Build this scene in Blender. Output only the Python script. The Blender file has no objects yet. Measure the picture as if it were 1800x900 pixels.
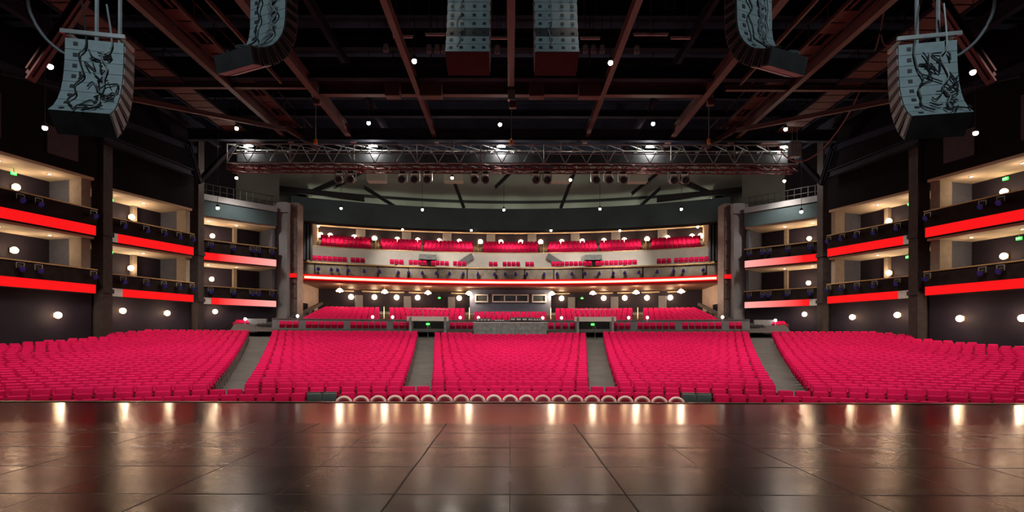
import bpy, bmesh, math, random
import numpy as np
from mathutils import Vector, Matrix
random.seed(7)
R_ = math.radians
sc = bpy.context.scene
COL = sc.collection

# ------------------------------------------------------------------ camera, world, exposure
E = 1.65                      # eye height above the stage deck (stage deck is z = 0)
F, CX, CY = 950.0, 897.0, 594.0
cam_d = bpy.data.cameras.new('camera')
cam_d.sensor_width = 36.0
cam_d.lens = F / 1800 * 36
cam_d.shift_x = 3 / 1800
cam_d.shift_y = 144 / 1800
cam_d.clip_start = 0.1
cam_d.clip_end = 400
cam = bpy.data.objects.new('camera', cam_d)
COL.objects.link(cam)
cam.matrix_world = Matrix.Translation((0, 0, E)) @ Matrix.Rotation(R_(90), 4, 'X') @ Matrix.Rotation(0.0025, 4, 'Z')
sc.camera = cam
world = bpy.data.worlds.new('world')
sc.world = world
world.use_nodes = True
world.node_tree.nodes['Background'].inputs['Color'].default_value = (0.55, 0.6, 0.75, 1)
world.node_tree.nodes['Background'].inputs['Strength'].default_value = 0.012
sc.view_settings.view_transform = 'Standard'
sc.view_settings.look = 'None'
sc.view_settings.exposure = 0.0
sc.view_settings.gamma = 1.0
sc.view_settings.use_curve_mapping = False
sc.cycles.max_bounces = 6
sc.cycles.diffuse_bounces = 3
sc.cycles.glossy_bounces = 3
sc.cycles.sample_clamp_indirect = 4.0
sc.cycles.use_denoising = True

# light powers, all in one place
W_FRONT, W_HOUSE, W_SCONCE, W_BACK, W_PEND = 4400.0, 1600.0, 260.0, 400.0, 230.0
WARM, NEUT = (1.0, 0.71, 0.49), (1.0, 0.86, 0.74)

def P(px, py, Y):
    """the point at depth Y seen at photo pixel (px, py)"""
    return Vector(((px - CX) / F * Y, Y, E + (CY - py) / F * Y))

# ------------------------------------------------------------------ materials
def mat(name, col, rough=0.6, metal=0.0, vary=0.15, scale=3.0, emit=0.0, ecol=None, spec=0.5, bump=0.0, bscale=40.0, sheen=0.0):
    m = bpy.data.materials.new(name)
    m.use_nodes = True
    nt = m.node_tree
    b = nt.nodes['Principled BSDF']
    b.inputs['Roughness'].default_value = rough
    b.inputs['Metallic'].default_value = metal
    b.inputs['Specular IOR Level'].default_value = spec
    if sheen:
        b.inputs['Sheen Weight'].default_value = sheen
        b.inputs['Sheen Roughness'].default_value = 0.4
    tc = nt.nodes.new('ShaderNodeTexCoord')
    nz = nt.nodes.new('ShaderNodeTexNoise')
    nz.inputs['Scale'].default_value = scale
    nz.inputs['Detail'].default_value = 3
    nt.links.new(tc.outputs['Object'], nz.inputs['Vector'])
    rp = nt.nodes.new('ShaderNodeValToRGB')
    lo = [max(0, c * (1 - vary)) for c in col]
    hi = [min(1, c * (1 + vary)) for c in col]
    rp.color_ramp.elements[0].position = 0.3
    rp.color_ramp.elements[1].position = 0.7
    rp.color_ramp.elements[0].color = (*lo, 1)
    rp.color_ramp.elements[1].color = (*hi, 1)
    nt.links.new(nz.outputs['Fac'], rp.inputs['Fac'])
    nt.links.new(rp.outputs['Color'], b.inputs['Base Color'])
    if bump:
        n2 = nt.nodes.new('ShaderNodeTexNoise')
        n2.inputs['Scale'].default_value = bscale
        nt.links.new(tc.outputs['Object'], n2.inputs['Vector'])
        bp = nt.nodes.new('ShaderNodeBump')
        bp.inputs['Strength'].default_value = bump
        bp.inputs['Distance'].default_value = 0.02
        nt.links.new(n2.outputs['Fac'], bp.inputs['Height'])
        nt.links.new(bp.outputs['Normal'], b.inputs['Normal'])
    if emit:
        b.inputs['Emission Color'].default_value = (*(ecol or col), 1)
        b.inputs['Emission Strength'].default_value = emit
    return m

M = {}
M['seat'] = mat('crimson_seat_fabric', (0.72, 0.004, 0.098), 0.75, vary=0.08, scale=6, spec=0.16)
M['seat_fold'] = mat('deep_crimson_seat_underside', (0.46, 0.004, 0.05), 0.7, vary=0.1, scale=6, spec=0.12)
M['seat_shell'] = mat('dark_red_seat_shell', (0.36, 0.006, 0.03), 0.5, vary=0.1)
M['pale_back'] = mat('pink_chair_back', (0.85, 0.36, 0.38), 0.6, vary=0.06)
M['pale_seat'] = mat('pale_pink_chair_cover', (0.9, 0.66, 0.62), 0.6, vary=0.06)
M['standard'] = mat('grey_seat_metal', (0.16, 0.13, 0.13), 0.45, 0.3)
M['arm'] = mat('dark_red_armrest', (0.25, 0.012, 0.025), 0.5)
M['black_chair'] = mat('black_chair_vinyl', (0.07, 0.10, 0.10), 0.4)
M['steel'] = mat('grey_steel', (0.35, 0.36, 0.37), 0.4, 0.7)
M['black_metal'] = mat('black_metal', (0.018, 0.018, 0.02), 0.5)
M['concrete'] = mat('grey_aisle_floor', (0.085, 0.082, 0.078), 0.8, vary=0.2, scale=0.8)
M['dark_floor'] = mat('dark_raked_floor', (0.06, 0.05, 0.05), 0.85)
M['wall_dark'] = mat('dark_purple_wall_paint', (0.020, 0.016, 0.026), 0.7, spec=0.2, vary=0.2, scale=0.7)
M['wall_black'] = mat('near_black_wall', (0.010, 0.008, 0.011), 0.9, spec=0.08, vary=0.3, scale=0.5)
M['pier'] = mat('beige_box_partition', (0.26, 0.21, 0.16), 0.8, vary=0.1)
M['end_wall'] = mat('blue_grey_box_end_wall', (0.055, 0.06, 0.085), 0.7)
M['cream'] = mat('cream_plaster', (0.50, 0.40, 0.27), 0.8, vary=0.06, scale=1.5)
M['beige_wall'] = mat('beige_side_wall', (0.40, 0.31, 0.26), 0.7, vary=0.15, scale=0.9)
M['pier_panel'] = mat('brown_grey_panelled_pier', (0.17, 0.135, 0.125), 0.6, vary=0.25)
M['fascia'] = mat('dark_brown_fascia', (0.016, 0.010, 0.010), 0.7, spec=0.15, vary=0.4, scale=2)
M['soffit'] = mat('brown_balcony_soffit', (0.17, 0.07, 0.045), 0.5)
M['maroon'] = mat('maroon_fascia', (0.25, 0.015, 0.015), 0.5)
M['olive'] = mat('olive_grey_fascia', (0.13, 0.12, 0.095), 0.6, vary=0.25, scale=1.2)
M['gold'] = mat('brass_rail', (0.45, 0.30, 0.13), 0.4, 0.3)
M['column'] = mat('grey_column_paint', (0.22, 0.23, 0.25), 0.6, vary=0.12, scale=0.8)
M['column_dark'] = mat('dark_brown_column', (0.045, 0.037, 0.037), 0.7, spec=0.15, vary=0.2)
M['white_wall'] = mat('white_parapet_wall', (0.80, 0.78, 0.72), 0.7, vary=0.08, scale=0.6)
M['teal_header'] = mat('dark_slate_header', (0.046, 0.074, 0.084), 0.7, spec=0.2, vary=0.15, scale=0.4)
M['upper_wall'] = mat('grey_green_upper_wall', (0.36, 0.37, 0.31), 0.8, vary=0.12, scale=0.35)
M['corner_wall'] = mat('dim_grey_corner_wall', (0.09, 0.09, 0.08), 0.8, vary=0.15, scale=0.4)
M['slate_booth'] = mat('slate_blue_booth_wall', (0.075, 0.095, 0.15), 0.6, vary=0.08)
M['white_frame'] = mat('white_window_frame', (0.7, 0.7, 0.68), 0.5, vary=0.04)
M['glass_dark'] = mat('dark_window_glass', (0.06, 0.075, 0.08), 0.1, vary=0.2)
M['curtain'] = mat('black_curtain', (0.012, 0.012, 0.014), 0.9)
M['ceiling'] = mat('blue_hazed_ceiling_deck', (0.030, 0.037, 0.066), 0.9, spec=0.1, vary=0.4, scale=0.4)  # bluish haze under the roof is put into the deck colour
M['beam'] = mat('red_brown_steel_beam', (0.095, 0.036, 0.038), 0.6, vary=0.2, scale=0.6)
M['beam_dark'] = mat('dark_steel_beam', (0.022, 0.024, 0.040), 0.8, spec=0.12, vary=0.3, scale=0.6)  # bluish tint takes in the haze under the roof
M['plank'] = mat('red_brown_catwalk_deck', (0.10, 0.032, 0.026), 0.7, vary=0.25, scale=1.0)
M['panel'] = mat('dark_mauve_acoustic_panel', (0.05, 0.032, 0.045), 0.8)
M['truss'] = mat('aluminium_truss', (0.30, 0.32, 0.33), 0.4, 0.3)
M['truss_red'] = mat('truss_tinted_by_red_light', (0.16, 0.02, 0.03), 0.5, 0.2)  # red light falling on the lower truss is put into its colour
M['spk_back'] = mat('pale_grey_speaker_back', (0.20, 0.255, 0.27), 0.5, vary=0.12, scale=4)
M['spk_side'] = mat('black_speaker_side', (0.03, 0.028, 0.03), 0.5, vary=0.3)
M['spk_side_grey'] = mat('grey_speaker_side', (0.26, 0.28, 0.29), 0.5, vary=0.25)
M['spk_under'] = mat('speaker_underside_red_light_tint', (0.12, 0.03, 0.03), 0.6)  # red light on the cabinet undersides is put into this colour
M['cable'] = mat('pale_grey_cable', (0.20, 0.22, 0.235), 0.5)
M['cable_mid'] = mat('dull_grey_cable', (0.11, 0.12, 0.13), 0.6)
M['cable_dark'] = mat('dark_cable', (0.015, 0.015, 0.016), 0.6)
M['cable_red'] = mat('red_grey_cable', (0.30, 0.14, 0.13), 0.6)
M['globe'] = mat('lit_frosted_globe', (1, 0.8, 0.6), 0.4, emit=16, ecol=(1.0, 0.66, 0.36), vary=0.02)
M['bulb'] = mat('lit_clear_bulb', (1, 0.85, 0.7), 0.4, emit=40, ecol=(1.0, 0.8, 0.58), vary=0.02)
M['white_bulb'] = mat('lit_white_globe', (1, 0.95, 0.9), 0.4, emit=9, ecol=(1.0, 0.93, 0.82), vary=0.02)
M['red_led'] = mat('red_led_glow', (0.05, 0.001, 0.001), 0.6, spec=0.1, emit=0.95, ecol=(1.0, 0.008, 0.010), vary=0.1, scale=1)
M['pink_led'] = mat('pink_led_glow', (0.2, 0.05, 0.05), 0.6, emit=1.0, ecol=(1.0, 0.30, 0.25), vary=0.05)
M['hot_led'] = mat('hot_red_led_glow', (0.9, 0.4, 0.35), 0.5, emit=5.0, ecol=(1.0, 0.20, 0.12), vary=0.05)
M['white_strip'] = mat('white_strip_cover', (0.45, 0.42, 0.38), 0.5, emit=0.12, ecol=(1.0, 0.85, 0.7))  # unlit cover with a faint glow put into it
M['green_sign'] = mat('green_exit_glow', (0.02, 0.5, 0.05), 0.4, emit=2.2, ecol=(0.03, 1.0, 0.08), vary=0.02)
M['white_letter'] = mat('white_exit_letters', (0.9, 1, 0.9), 0.4, emit=1.5, ecol=(0.7, 1.0, 0.75), vary=0.02)
M['blue_lens'] = mat('blue_lens', (0.02, 0.025, 0.16), 0.2, vary=0.1, emit=0.03, ecol=(0.1, 0.12, 1.0))
M['mover_lens'] = mat('dark_stage_light_lens', (0.05, 0.07, 0.08), 0.15)
M['catch_panel'] = mat('grey_light_catch_panel', (0.05, 0.055, 0.065), 0.8, spec=0.2)
M['pale_lens'] = mat('pale_lens', (0.55, 0.62, 0.65), 0.15, vary=0.1)
M['stair'] = mat('brown_stair_carpet', (0.16, 0.10, 0.055), 0.8, vary=0.4, scale=2)
M['grey_metal_panel'] = mat('pale_grey_counter', (0.28, 0.32, 0.32), 0.5, vary=0.3)
M['orange'] = mat('orange_hook', (0.8, 0.25, 0.02), 0.4, vary=0.05)
M['lip'] = mat('pale_stage_lip', (0.62, 0.42, 0.40), 0.35, 0.2)
M['red_bar'] = mat('red_front_beam', (0.4, 0.02, 0.03), 0.5)

def stage_mat():
    m = bpy.data.materials.new('worn_brown_stage_boards')
    m.use_nodes = True
    nt = m.node_tree
    N, L = nt.nodes.new, nt.links.new
    b = nt.nodes['Principled BSDF']
    tc = N('ShaderNodeTexCoord')
    sx = N('ShaderNodeSeparateXYZ')
    L(tc.outputs['Object'], sx.inputs['Vector'])
    def math_(op, a, c=None):
        n = N('ShaderNodeMath'); n.operation = op
        for i, v in enumerate((a, c)):
            if v is None: continue
            if isinstance(v, (int, float)): n.inputs[i].default_value = v
            else: L(v, n.inputs[i])
        return n.outputs[0]
    def seam(v, off, period, width):
        s = math_('ADD', v, off + 100 * period)
        fr = math_('PINGPONG', s, period / 2)
        return math_('LESS_THAN', fr, width)
    wob = N('ShaderNodeTexNoise'); wob.inputs['Scale'].default_value = 0.6
    L(tc.outputs['Object'], wob.inputs['Vector'])
    w2 = math_('MULTIPLY', math_('SUBTRACT', wob.outputs['Fac'], 0.5), 0.03)
    xw = math_('ADD', sx.outputs['X'], w2)
    yw = math_('ADD', sx.outputs['Y'], w2)
    s1 = seam(xw, 1.22, 2.44, 0.010)            # main cross joints at +-1.22, +-3.66 ...
    s2 = seam(xw, 0.0, 2.44, 0.005)
    s3 = seam(yw, -(10.38 - 4.69 - 4 * 1.22), 1.22, 0.016)
    vis = N('ShaderNodeTexNoise'); vis.inputs['Scale'].default_value = 0.9
    mp = N('ShaderNodeMapping'); mp.inputs['Location'].default_value = (3.1, 8.2, 0)
    L(tc.outputs['Object'], mp.inputs['Vector']); L(mp.outputs['Vector'], vis.inputs['Vector'])
    visr = math_('MULTIPLY', math_('SUBTRACT', vis.outputs['Fac'], 0.33), 3.5)
    cl = N('ShaderNodeClamp'); L(visr, cl.inputs['Value'])
    ss = math_('MAXIMUM', s1, math_('MULTIPLY', math_('MAXIMUM', s3, math_('MULTIPLY', s2, 0.6)), cl.outputs[0]))
    # grain running across, mottling, dark scuffs
    g = N('ShaderNodeTexNoise'); g.inputs['Scale'].default_value = 1.0; g.inputs['Detail'].default_value = 8
    mg = N('ShaderNodeMapping'); mg.inputs['Scale'].default_value = (0.7, 1.6, 1)
    L(tc.outputs['Object'], mg.inputs['Vector']); L(mg.outputs['Vector'], g.inputs['Vector'])
    g2 = N('ShaderNodeTexNoise'); g2.inputs['Scale'].default_value = 9; g2.inputs['Detail'].default_value = 6
    L(mg.outputs['Vector'], g2.inputs['Vector'])
    mix = math_('ADD', math_('MULTIPLY', g.outputs['Fac'], 0.7), math_('MULTIPLY', g2.outputs['Fac'], 0.3))
    rp = N('ShaderNodeValToRGB')
    e = rp.color_ramp.elements
    e[0].position, e[1].position = 0.35, 0.68
    e[0].color = (0.010, 0.0058, 0.0055, 1); e[1].color = (0.036, 0.021, 0.0185, 1)  # brown boards, with rosy reflections of the hall put into the colour
    L(mix, rp.inputs['Fac'])
    mx = N('ShaderNodeMix'); mx.data_type = 'RGBA'
    L(ss, mx.inputs[0]); L(rp.outputs['Color'], mx.inputs[6]); mx.inputs[7].default_value = (0.006, 0.004, 0.004, 1)
    L(mx.outputs[2], b.inputs['Base Color'])
    rr = N('ShaderNodeMapRange'); rr.inputs['From Min'].default_value = 0.35; rr.inputs['From Max'].default_value = 0.7
    rr.inputs['To Min'].default_value = 0.17; rr.inputs['To Max'].default_value = 0.29
    L(mix, rr.inputs['Value'])
    L(math_('ADD', rr.outputs[0], math_('MULTIPLY', ss, 0.4)), b.inputs['Roughness'])
    b.inputs['Specular IOR Level'].default_value = 0.5
    bp = N('ShaderNodeBump'); bp.inputs['Strength'].default_value = 0.2; bp.inputs['Distance'].default_value = 0.012
    lf = N('ShaderNodeTexNoise'); lf.inputs['Scale'].default_value = 1.1; lf.inputs['Detail'].default_value = 1.5
    L(mg.outputs['Vector'], lf.inputs['Vector'])
    hh = math_('SUBTRACT', lf.outputs['Fac'], math_('MULTIPLY', ss, 0.8))
    L(hh, bp.inputs['Height']); L(bp.outputs['Normal'], b.inputs['Normal'])
    return m
M['stage'] = stage_mat()
M['apron'] = mat('smooth_reddish_stage_apron', (0.15, 0.058, 0.05), 0.15, vary=0.18, scale=1.2)  # reddish finish, deepened by the hall's rosy reflection put into its colour

def fade_mat():
    m = mat('red_to_pink_led_glow', (0.08, 0.01, 0.01), 0.6, spec=0.1, emit=1.0)
    nt = m.node_tree; N, L = nt.nodes.new, nt.links.new
    tc = N('ShaderNodeTexCoord'); sx = N('ShaderNodeSeparateXYZ'); L(tc.outputs['Object'], sx.inputs[0])
    a = N('ShaderNodeMath'); a.operation = 'ABSOLUTE'; L(sx.outputs['X'], a.inputs[0])
    d = N('ShaderNodeMath'); d.operation = 'DIVIDE'; d.inputs[1].default_value = 5.0; L(a.outputs[0], d.inputs[0])
    rp = N('ShaderNodeValToRGB'); e = rp.color_ramp.elements
    e[0].position, e[1].position = 0.25, 0.95
    e[0].color = (1.0, 0.01, 0.012, 1); e[1].color = (1.0, 0.42, 0.38, 1)
    L(d.outputs[0], rp.inputs['Fac'])
    L(rp.outputs['Color'], nt.nodes['Principled BSDF'].inputs['Emission Color'])
    return m
M['fade_led'] = fade_mat()

# ------------------------------------------------------------------ mesh builder
CUBE_F = [(0, 1, 3, 2), (4, 6, 7, 5), (0, 4, 5, 1), (2, 3, 7, 6), (0, 2, 6, 4), (1, 5, 7, 3)]
_rb = {}
def rbox_template(sx, sy, sz, bev, seg):
    key = (round(sx, 4), round(sy, 4), round(sz, 4), bev, seg)
    if key not in _rb:
        bm = bmesh.new()
        bmesh.ops.create_cube(bm, size=1)
        bmesh.ops.scale(bm, vec=(sx, sy, sz), verts=bm.verts)
        bmesh.ops.bevel(bm, geom=bm.edges[:], offset=bev, segments=seg, profile=0.5, affect='EDGES', clamp_overlap=True)
        bm.verts.ensure_lookup_table()
        _rb[key] = ([v.co.copy() for v in bm.verts], [[v.index for v in f.verts] for f in bm.faces])
        bm.free()
    return _rb[key]

class MB:
    def __init__(s):
        s.v, s.f, s.mi = [], [], []
    def add(s, vs, fs, mi=0, mtx=None):
        o = len(s.v)
        s.v += [(mtx @ Vector(v)) if mtx is not None else Vector(v) for v in vs]
        s.f += [[i + o for i in f] for f in fs]
        s.mi += [mi] * len(fs)
        return s
    def box(s, c, size, rz=0.0, mtx=None, mi=0):
        hx, hy, hz = size[0] / 2, size[1] / 2, size[2] / 2
        vs = [Vector((x, y, z)) for x in (-hx, hx) for y in (-hy, hy) for z in (-hz, hz)]
        m = Matrix.Translation(c) @ (mtx if mtx is not None else Matrix.Rotation(rz, 4, 'Z'))
        return s.add(vs, CUBE_F, mi, m)
    def rbox(s, c, size, bev=0.02, seg=2, mtx=None, mi=0):
        vs, fs = rbox_template(*size, bev, seg)
        m = Matrix.Translation(c) @ (mtx if mtx is not None else Matrix.Identity(4))
        return s.add(vs, fs, mi, m)
    def beam(s, p, q, w, h, mi=0):
        p, q = Vector(p), Vector(q)
        d = q - p
        ln = d.length
        d.normalize()
        up = Vector((0, 0, 1)) if abs(d.z) < 0.95 else Vector((0, 1, 0))
        x = d.cross(up).normalized()
        z = x.cross(d).normalized()
        m = Matrix((x, d, z)).transposed().to_4x4()
        m.translation = (p + q) / 2
        hx, hy, hz = w / 2, ln / 2, h / 2
        vs = [Vector((a, b, c)) for a in (-hx, hx) for b in (-hy, hy) for c in (-hz, hz)]
        return s.add(vs, CUBE_F, mi, m)
    def ibeam(s, p, q, w, h, t=0.05, mi=0):
        p, q = Vector(p), Vector(q)
        up = Vector((0, 0, 1)) if abs((q - p).normalized().z) < 0.95 else Vector((0, 1, 0))
        s.beam(p + up * (h / 2), q + up * (h / 2), w, t, mi)
        s.beam(p - up * (h / 2), q - up * (h / 2), w, t, mi)
        return s.beam(p, q, t, h, mi)
    def tube(s, pts, r, n=6, mi=0, caps=True):
        pts = [Vector(p) for p in pts]
        o = len(s.v)
        for i, p in enumerate(pts):
            d = (pts[min(i + 1, len(pts) - 1)] - pts[max(i - 1, 0)]).normalized()
            up = Vector((0, 0, 1)) if abs(d.z) < 0.9 else Vector((0, 1, 0))
            x = d.cross(up).normalized(); y = x.cross(d)
            rr = r[i] if isinstance(r, (list, tuple)) else r
            for k in range(n):
                a = 2 * math.pi * k / n
                s.v.append(p + x * (math.cos(a) * rr) + y * (math.sin(a) * rr))
        for i in range(len(pts) - 1):
            for k in range(n):
                a, b2 = o + i * n + k, o + i * n + (k + 1) % n
                s.f.append([a, b2, b2 + n, a + n]); s.mi.append(mi)
        if caps:
            s.f.append([o + k for k in range(n)][::-1]); s.mi.append(mi)
            e = o + (len(pts) - 1) * n
            s.f.append([e + k for k in range(n)]); s.mi.append(mi)
        return s
    def lathe(s, prof, n=14, mtx=None, mi=0):
        vs, fs = [], []
        for r, z in prof:
            for k in range(n):
                a = 2 * math.pi * k / n
                vs.append(Vector((r * math.cos(a), r * math.sin(a), z)))
        for i in range(len(prof) - 1):
            for k in range(n):
                a, b2 = i * n + k, i * n + (k + 1) % n
                fs.append([a, b2, b2 + n, a + n])
        return s.add(vs, fs, mi, mtx)
    def ball(s, c, r, n=12, mi=0, sz=1.0):
        m = max(5, n // 2)
        prof = [(max(1e-4, r * math.sin(math.pi * i / m)), -r * sz * math.cos(math.pi * i / m)) for i in range(m + 1)]
        return s.lathe(prof, n, Matrix.Translation(c), mi)
    def sweep(s, sec, yc, t0, t1, n=48, mi=0):
        """section [(R, z)...] swept round the vertical axis at (0, yc); angle 0 looks down +Y"""
        o = len(s.v); k = len(sec)
        for i in range(n + 1):
            t = t0 + (t1 - t0) * i / n
            for r, z in sec:
                s.v.append(Vector((r * math.sin(t), yc + r * math.cos(t), z + E)))
        for i in range(n):
            for j in range(k):
                a, b2 = o + i * k + j, o + i * k + (j + 1) % k
                s.f.append([a, b2, b2 + k, a + k]); s.mi.append(mi)
        s.f.append([o + j for j in range(k)]); s.mi.append(mi)
        s.f.append([o + n * k + j for j in range(k)][::-1]); s.mi.append(mi)
        return s
    def prism(s, poly, z0, z1, mi=0):
        """plan polygon [(x, y)...] between relative heights z0 and z1"""
        k = len(poly)
        vs = [Vector((x, y, z0 + E)) for x, y in poly] + [Vector((x, y, z1 + E)) for x, y in poly]
        fs = [list(range(k))[::-1], list(range(k, 2 * k))] + [[i, (i + 1) % k, (i + 1) % k + k, i + k] for i in range(k)]
        return s.add(vs, fs, mi)
    def mesh(s, name, mats, smooth=False):
        me = bpy.data.meshes.new(name)
        me.from_pydata([tuple(v) for v in s.v], [], s.f)
        for m in (mats if isinstance(mats, (list, tuple)) else [mats]):
            me.materials.append(m)
        if any(s.mi):
            me.polygons.foreach_set('material_index', s.mi)
        bm = bmesh.new(); bm.from_mesh(me)
        bmesh.ops.recalc_face_normals(bm, faces=bm.faces)
        bm.to_mesh(me); bm.free()
        if smooth:
            me.polygons.foreach_set('use_smooth', [True] * len(me.polygons))
            me.set_sharp_from_angle(angle=R_(50))
        me.update()
        return me
    def build(s, name, mats, parent=None, smooth=False, world=False):
        if world and parent is not None:
            off = parent.location
            s.v = [v - off for v in s.v]
        o = bpy.data.objects.new(name, s.mesh(name, mats, smooth))
        COL.objects.link(o)
        if parent is not None:
            o.parent = parent
        return o

def thing(name, label, cat, loc=(0, 0, 0), rz=0.0, group=None):
    o = bpy.data.objects.new(name, None)
    o.empty_display_size = 0.2
    COL.objects.link(o)
    o.location = loc
    o.rotation_euler = (0, 0, rz)
    o['label'] = label; o['category'] = cat
    if group: o['group'] = group
    return o
def tag(o, label, cat, group=None):
    o['label'] = label; o['category'] = cat
    if group: o['group'] = group
    return o
def struct(o, label=None, cat=None):
    o['kind'] = 'structure'
    if label: o['label'] = label
    if cat: o['category'] = cat
    return o
def dup(root, loc, rz=0.0, label=None, group=None, scale=None):
    r = root.copy(); COL.objects.link(r)
    r.location = loc; r.rotation_euler = (0, 0, rz)
    if label: r['label'] = label
    if group: r['group'] = group
    if scale: r.scale = (scale,) * 3
    for ch in list(root.children):
        c = ch.copy(); COL.objects.link(c); c.parent = r
        for g in list(ch.children):
            d = g.copy(); COL.objects.link(d); d.parent = c
    return r
def placer(root):
    """first call moves the root itself, later calls copy it"""
    st = {'n': 0}
    def f(loc, rz=0.0, label=None, group=None):
        st['n'] += 1
        if st['n'] == 1:
            root.location = loc; root.rotation_euler = (0, 0, rz)
            if label: root['label'] = label
            if group: root['group'] = group
            return root
        return dup(root, loc, rz, label, group)
    return f
ORD = ['zeroth', 'first', 'second', 'third', 'fourth', 'fifth', 'sixth', 'seventh', 'eighth', 'ninth', 'tenth', 'eleventh', 'twelfth']
def ordw(n):
    if n < len(ORD): return ORD[n]
    suf = 'th' if 10 <= n % 100 <= 20 else {1: 'st', 2: 'nd', 3: 'rd'}.get(n % 10, 'th')
    return f'{n}{suf}'
def light(kind, name, loc, power, col=WARM, size=0.3, parent=None, aim=None, cone=None, blend=0.6):
    d = bpy.data.lights.new(name, kind)
    d.energy = power; d.color = col
    if kind in ('POINT', 'SPOT'): d.shadow_soft_size = size
    if kind == 'AREA': d.size = size
    if kind == 'SPOT':
        d.spot_size = cone or R_(120); d.spot_blend = blend
    o = bpy.data.objects.new(name, d)
    COL.objects.link(o)
    o.location = loc
    if aim is not None:
        o.rotation_euler = (Vector(aim) - Vector(loc)).to_track_quat('-Z', 'Y').to_euler()
    if parent is not None:
        o.parent = parent
        o.location = Vector(loc) - parent.location
    return o

# ------------------------------------------------------------------ bowl geometry
YC = -12.0                     # centre of the curved orchestra rows
def seat_top(d):
    t = d - 22.6
    return -1.80 + (0.07 * t if t < 0 else 0.045 * t + 0.00169 * t * t)
def floor_z(d): return seat_top(d) - 0.95
def ter_top(d): return 1.80 + (d - 54.0) * 0.155
def pol(r, th, yc=YC): return Vector((r * math.sin(th), yc + r * math.cos(th), 0))
def proj(v): return (CX + F * v.x / v.y, CY - F * (v.z - E) / v.y)

# ------------------------------------------------------------------ stage
struct(MB().box((0, 4.69, -0.1), (44, 11.38, 0.2)).build('stage_floor', M['stage']))
struct(MB().box((0, 12.06, -0.1), (44, 3.36, 0.2)).build('stage_floor_apron', M['apron']))
struct(MB().box((0, 13.74, -0.07), (44, 0.16, 0.17)).build('trim_1', M['lip']))
struct(MB().box((0, 13.6, -1.0), (44, 0.2, 1.6)).build('wall_stage_front', M['wall_black']))

# ------------------------------------------------------------------ orchestra floor
def polar_floor(name, m, d0, d1, zf, th, nr=40, na=40, thick=0.25):
    vs, fs = [], []
    for i in range(nr + 1):
        d = d0 + (d1 - d0) * i / nr
        for j in range(na + 1):
            t = -th + 2 * th * j / na
            p = pol(12 + d, t); vs.append(Vector((p.x, p.y, zf(d) + E)))
    n1 = na + 1
    for i in range(nr):
        for j in range(na):
            a = i * n1 + j
            fs.append([a, a + 1, a + n1 + 1, a + n1])
    return struct(MB().add(vs, fs).build(name, m))
polar_floor('floor', M['concrete'], 14.0, 54.5, floor_z, R_(38))
# darker floor under the seat blocks is the concrete itself; the raised rear terrace follows
polar_floor('floor_terrace', M['dark_floor'], 52.0, 70.0, lambda d: ter_top(d) - 0.97, R_(22.5))

# ------------------------------------------------------------------ side walls with two tiers of boxes
BAYS = [((-32.5, 25.6), (-29.2, 38.0)), ((-30.1, 40.0), (-27.6, 47.0)), ((-28.6, 49.2), (-23.6, 54.4))]
SIDE = {-1: 'left', 1: 'right'}
BAYN = ['bay nearest the stage', 'middle bay', 'rear bay']
def bay_frame(b, s):
    p0, p1 = Vector((*BAYS[b][0], 0)), Vector((*BAYS[b][1], 0))
    p0.x *= -s; p1.x *= -s
    d = (p1 - p0); ln = d.length; d.normalize()
    n = Vector((-d.y, d.x, 0))
    if n.x * s < 0: n = -n        # outward, away from the hall
    return p0, p1, d, n, ln
def wallbox(mb, b, s, t0, t1, o0, o1, z0, z1, mi=0):
    p0, p1, d, n, ln = bay_frame(b, s)
    c = [p0 + d * (ln * t0) + n * o0, p0 + d * (ln * t1) + n * o0, p0 + d * (ln * t1) + n * o1, p0 + d * (ln * t0) + n * o1]
    return mb.prism([(v.x, v.y) for v in c], z0, z1, mi)
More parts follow.
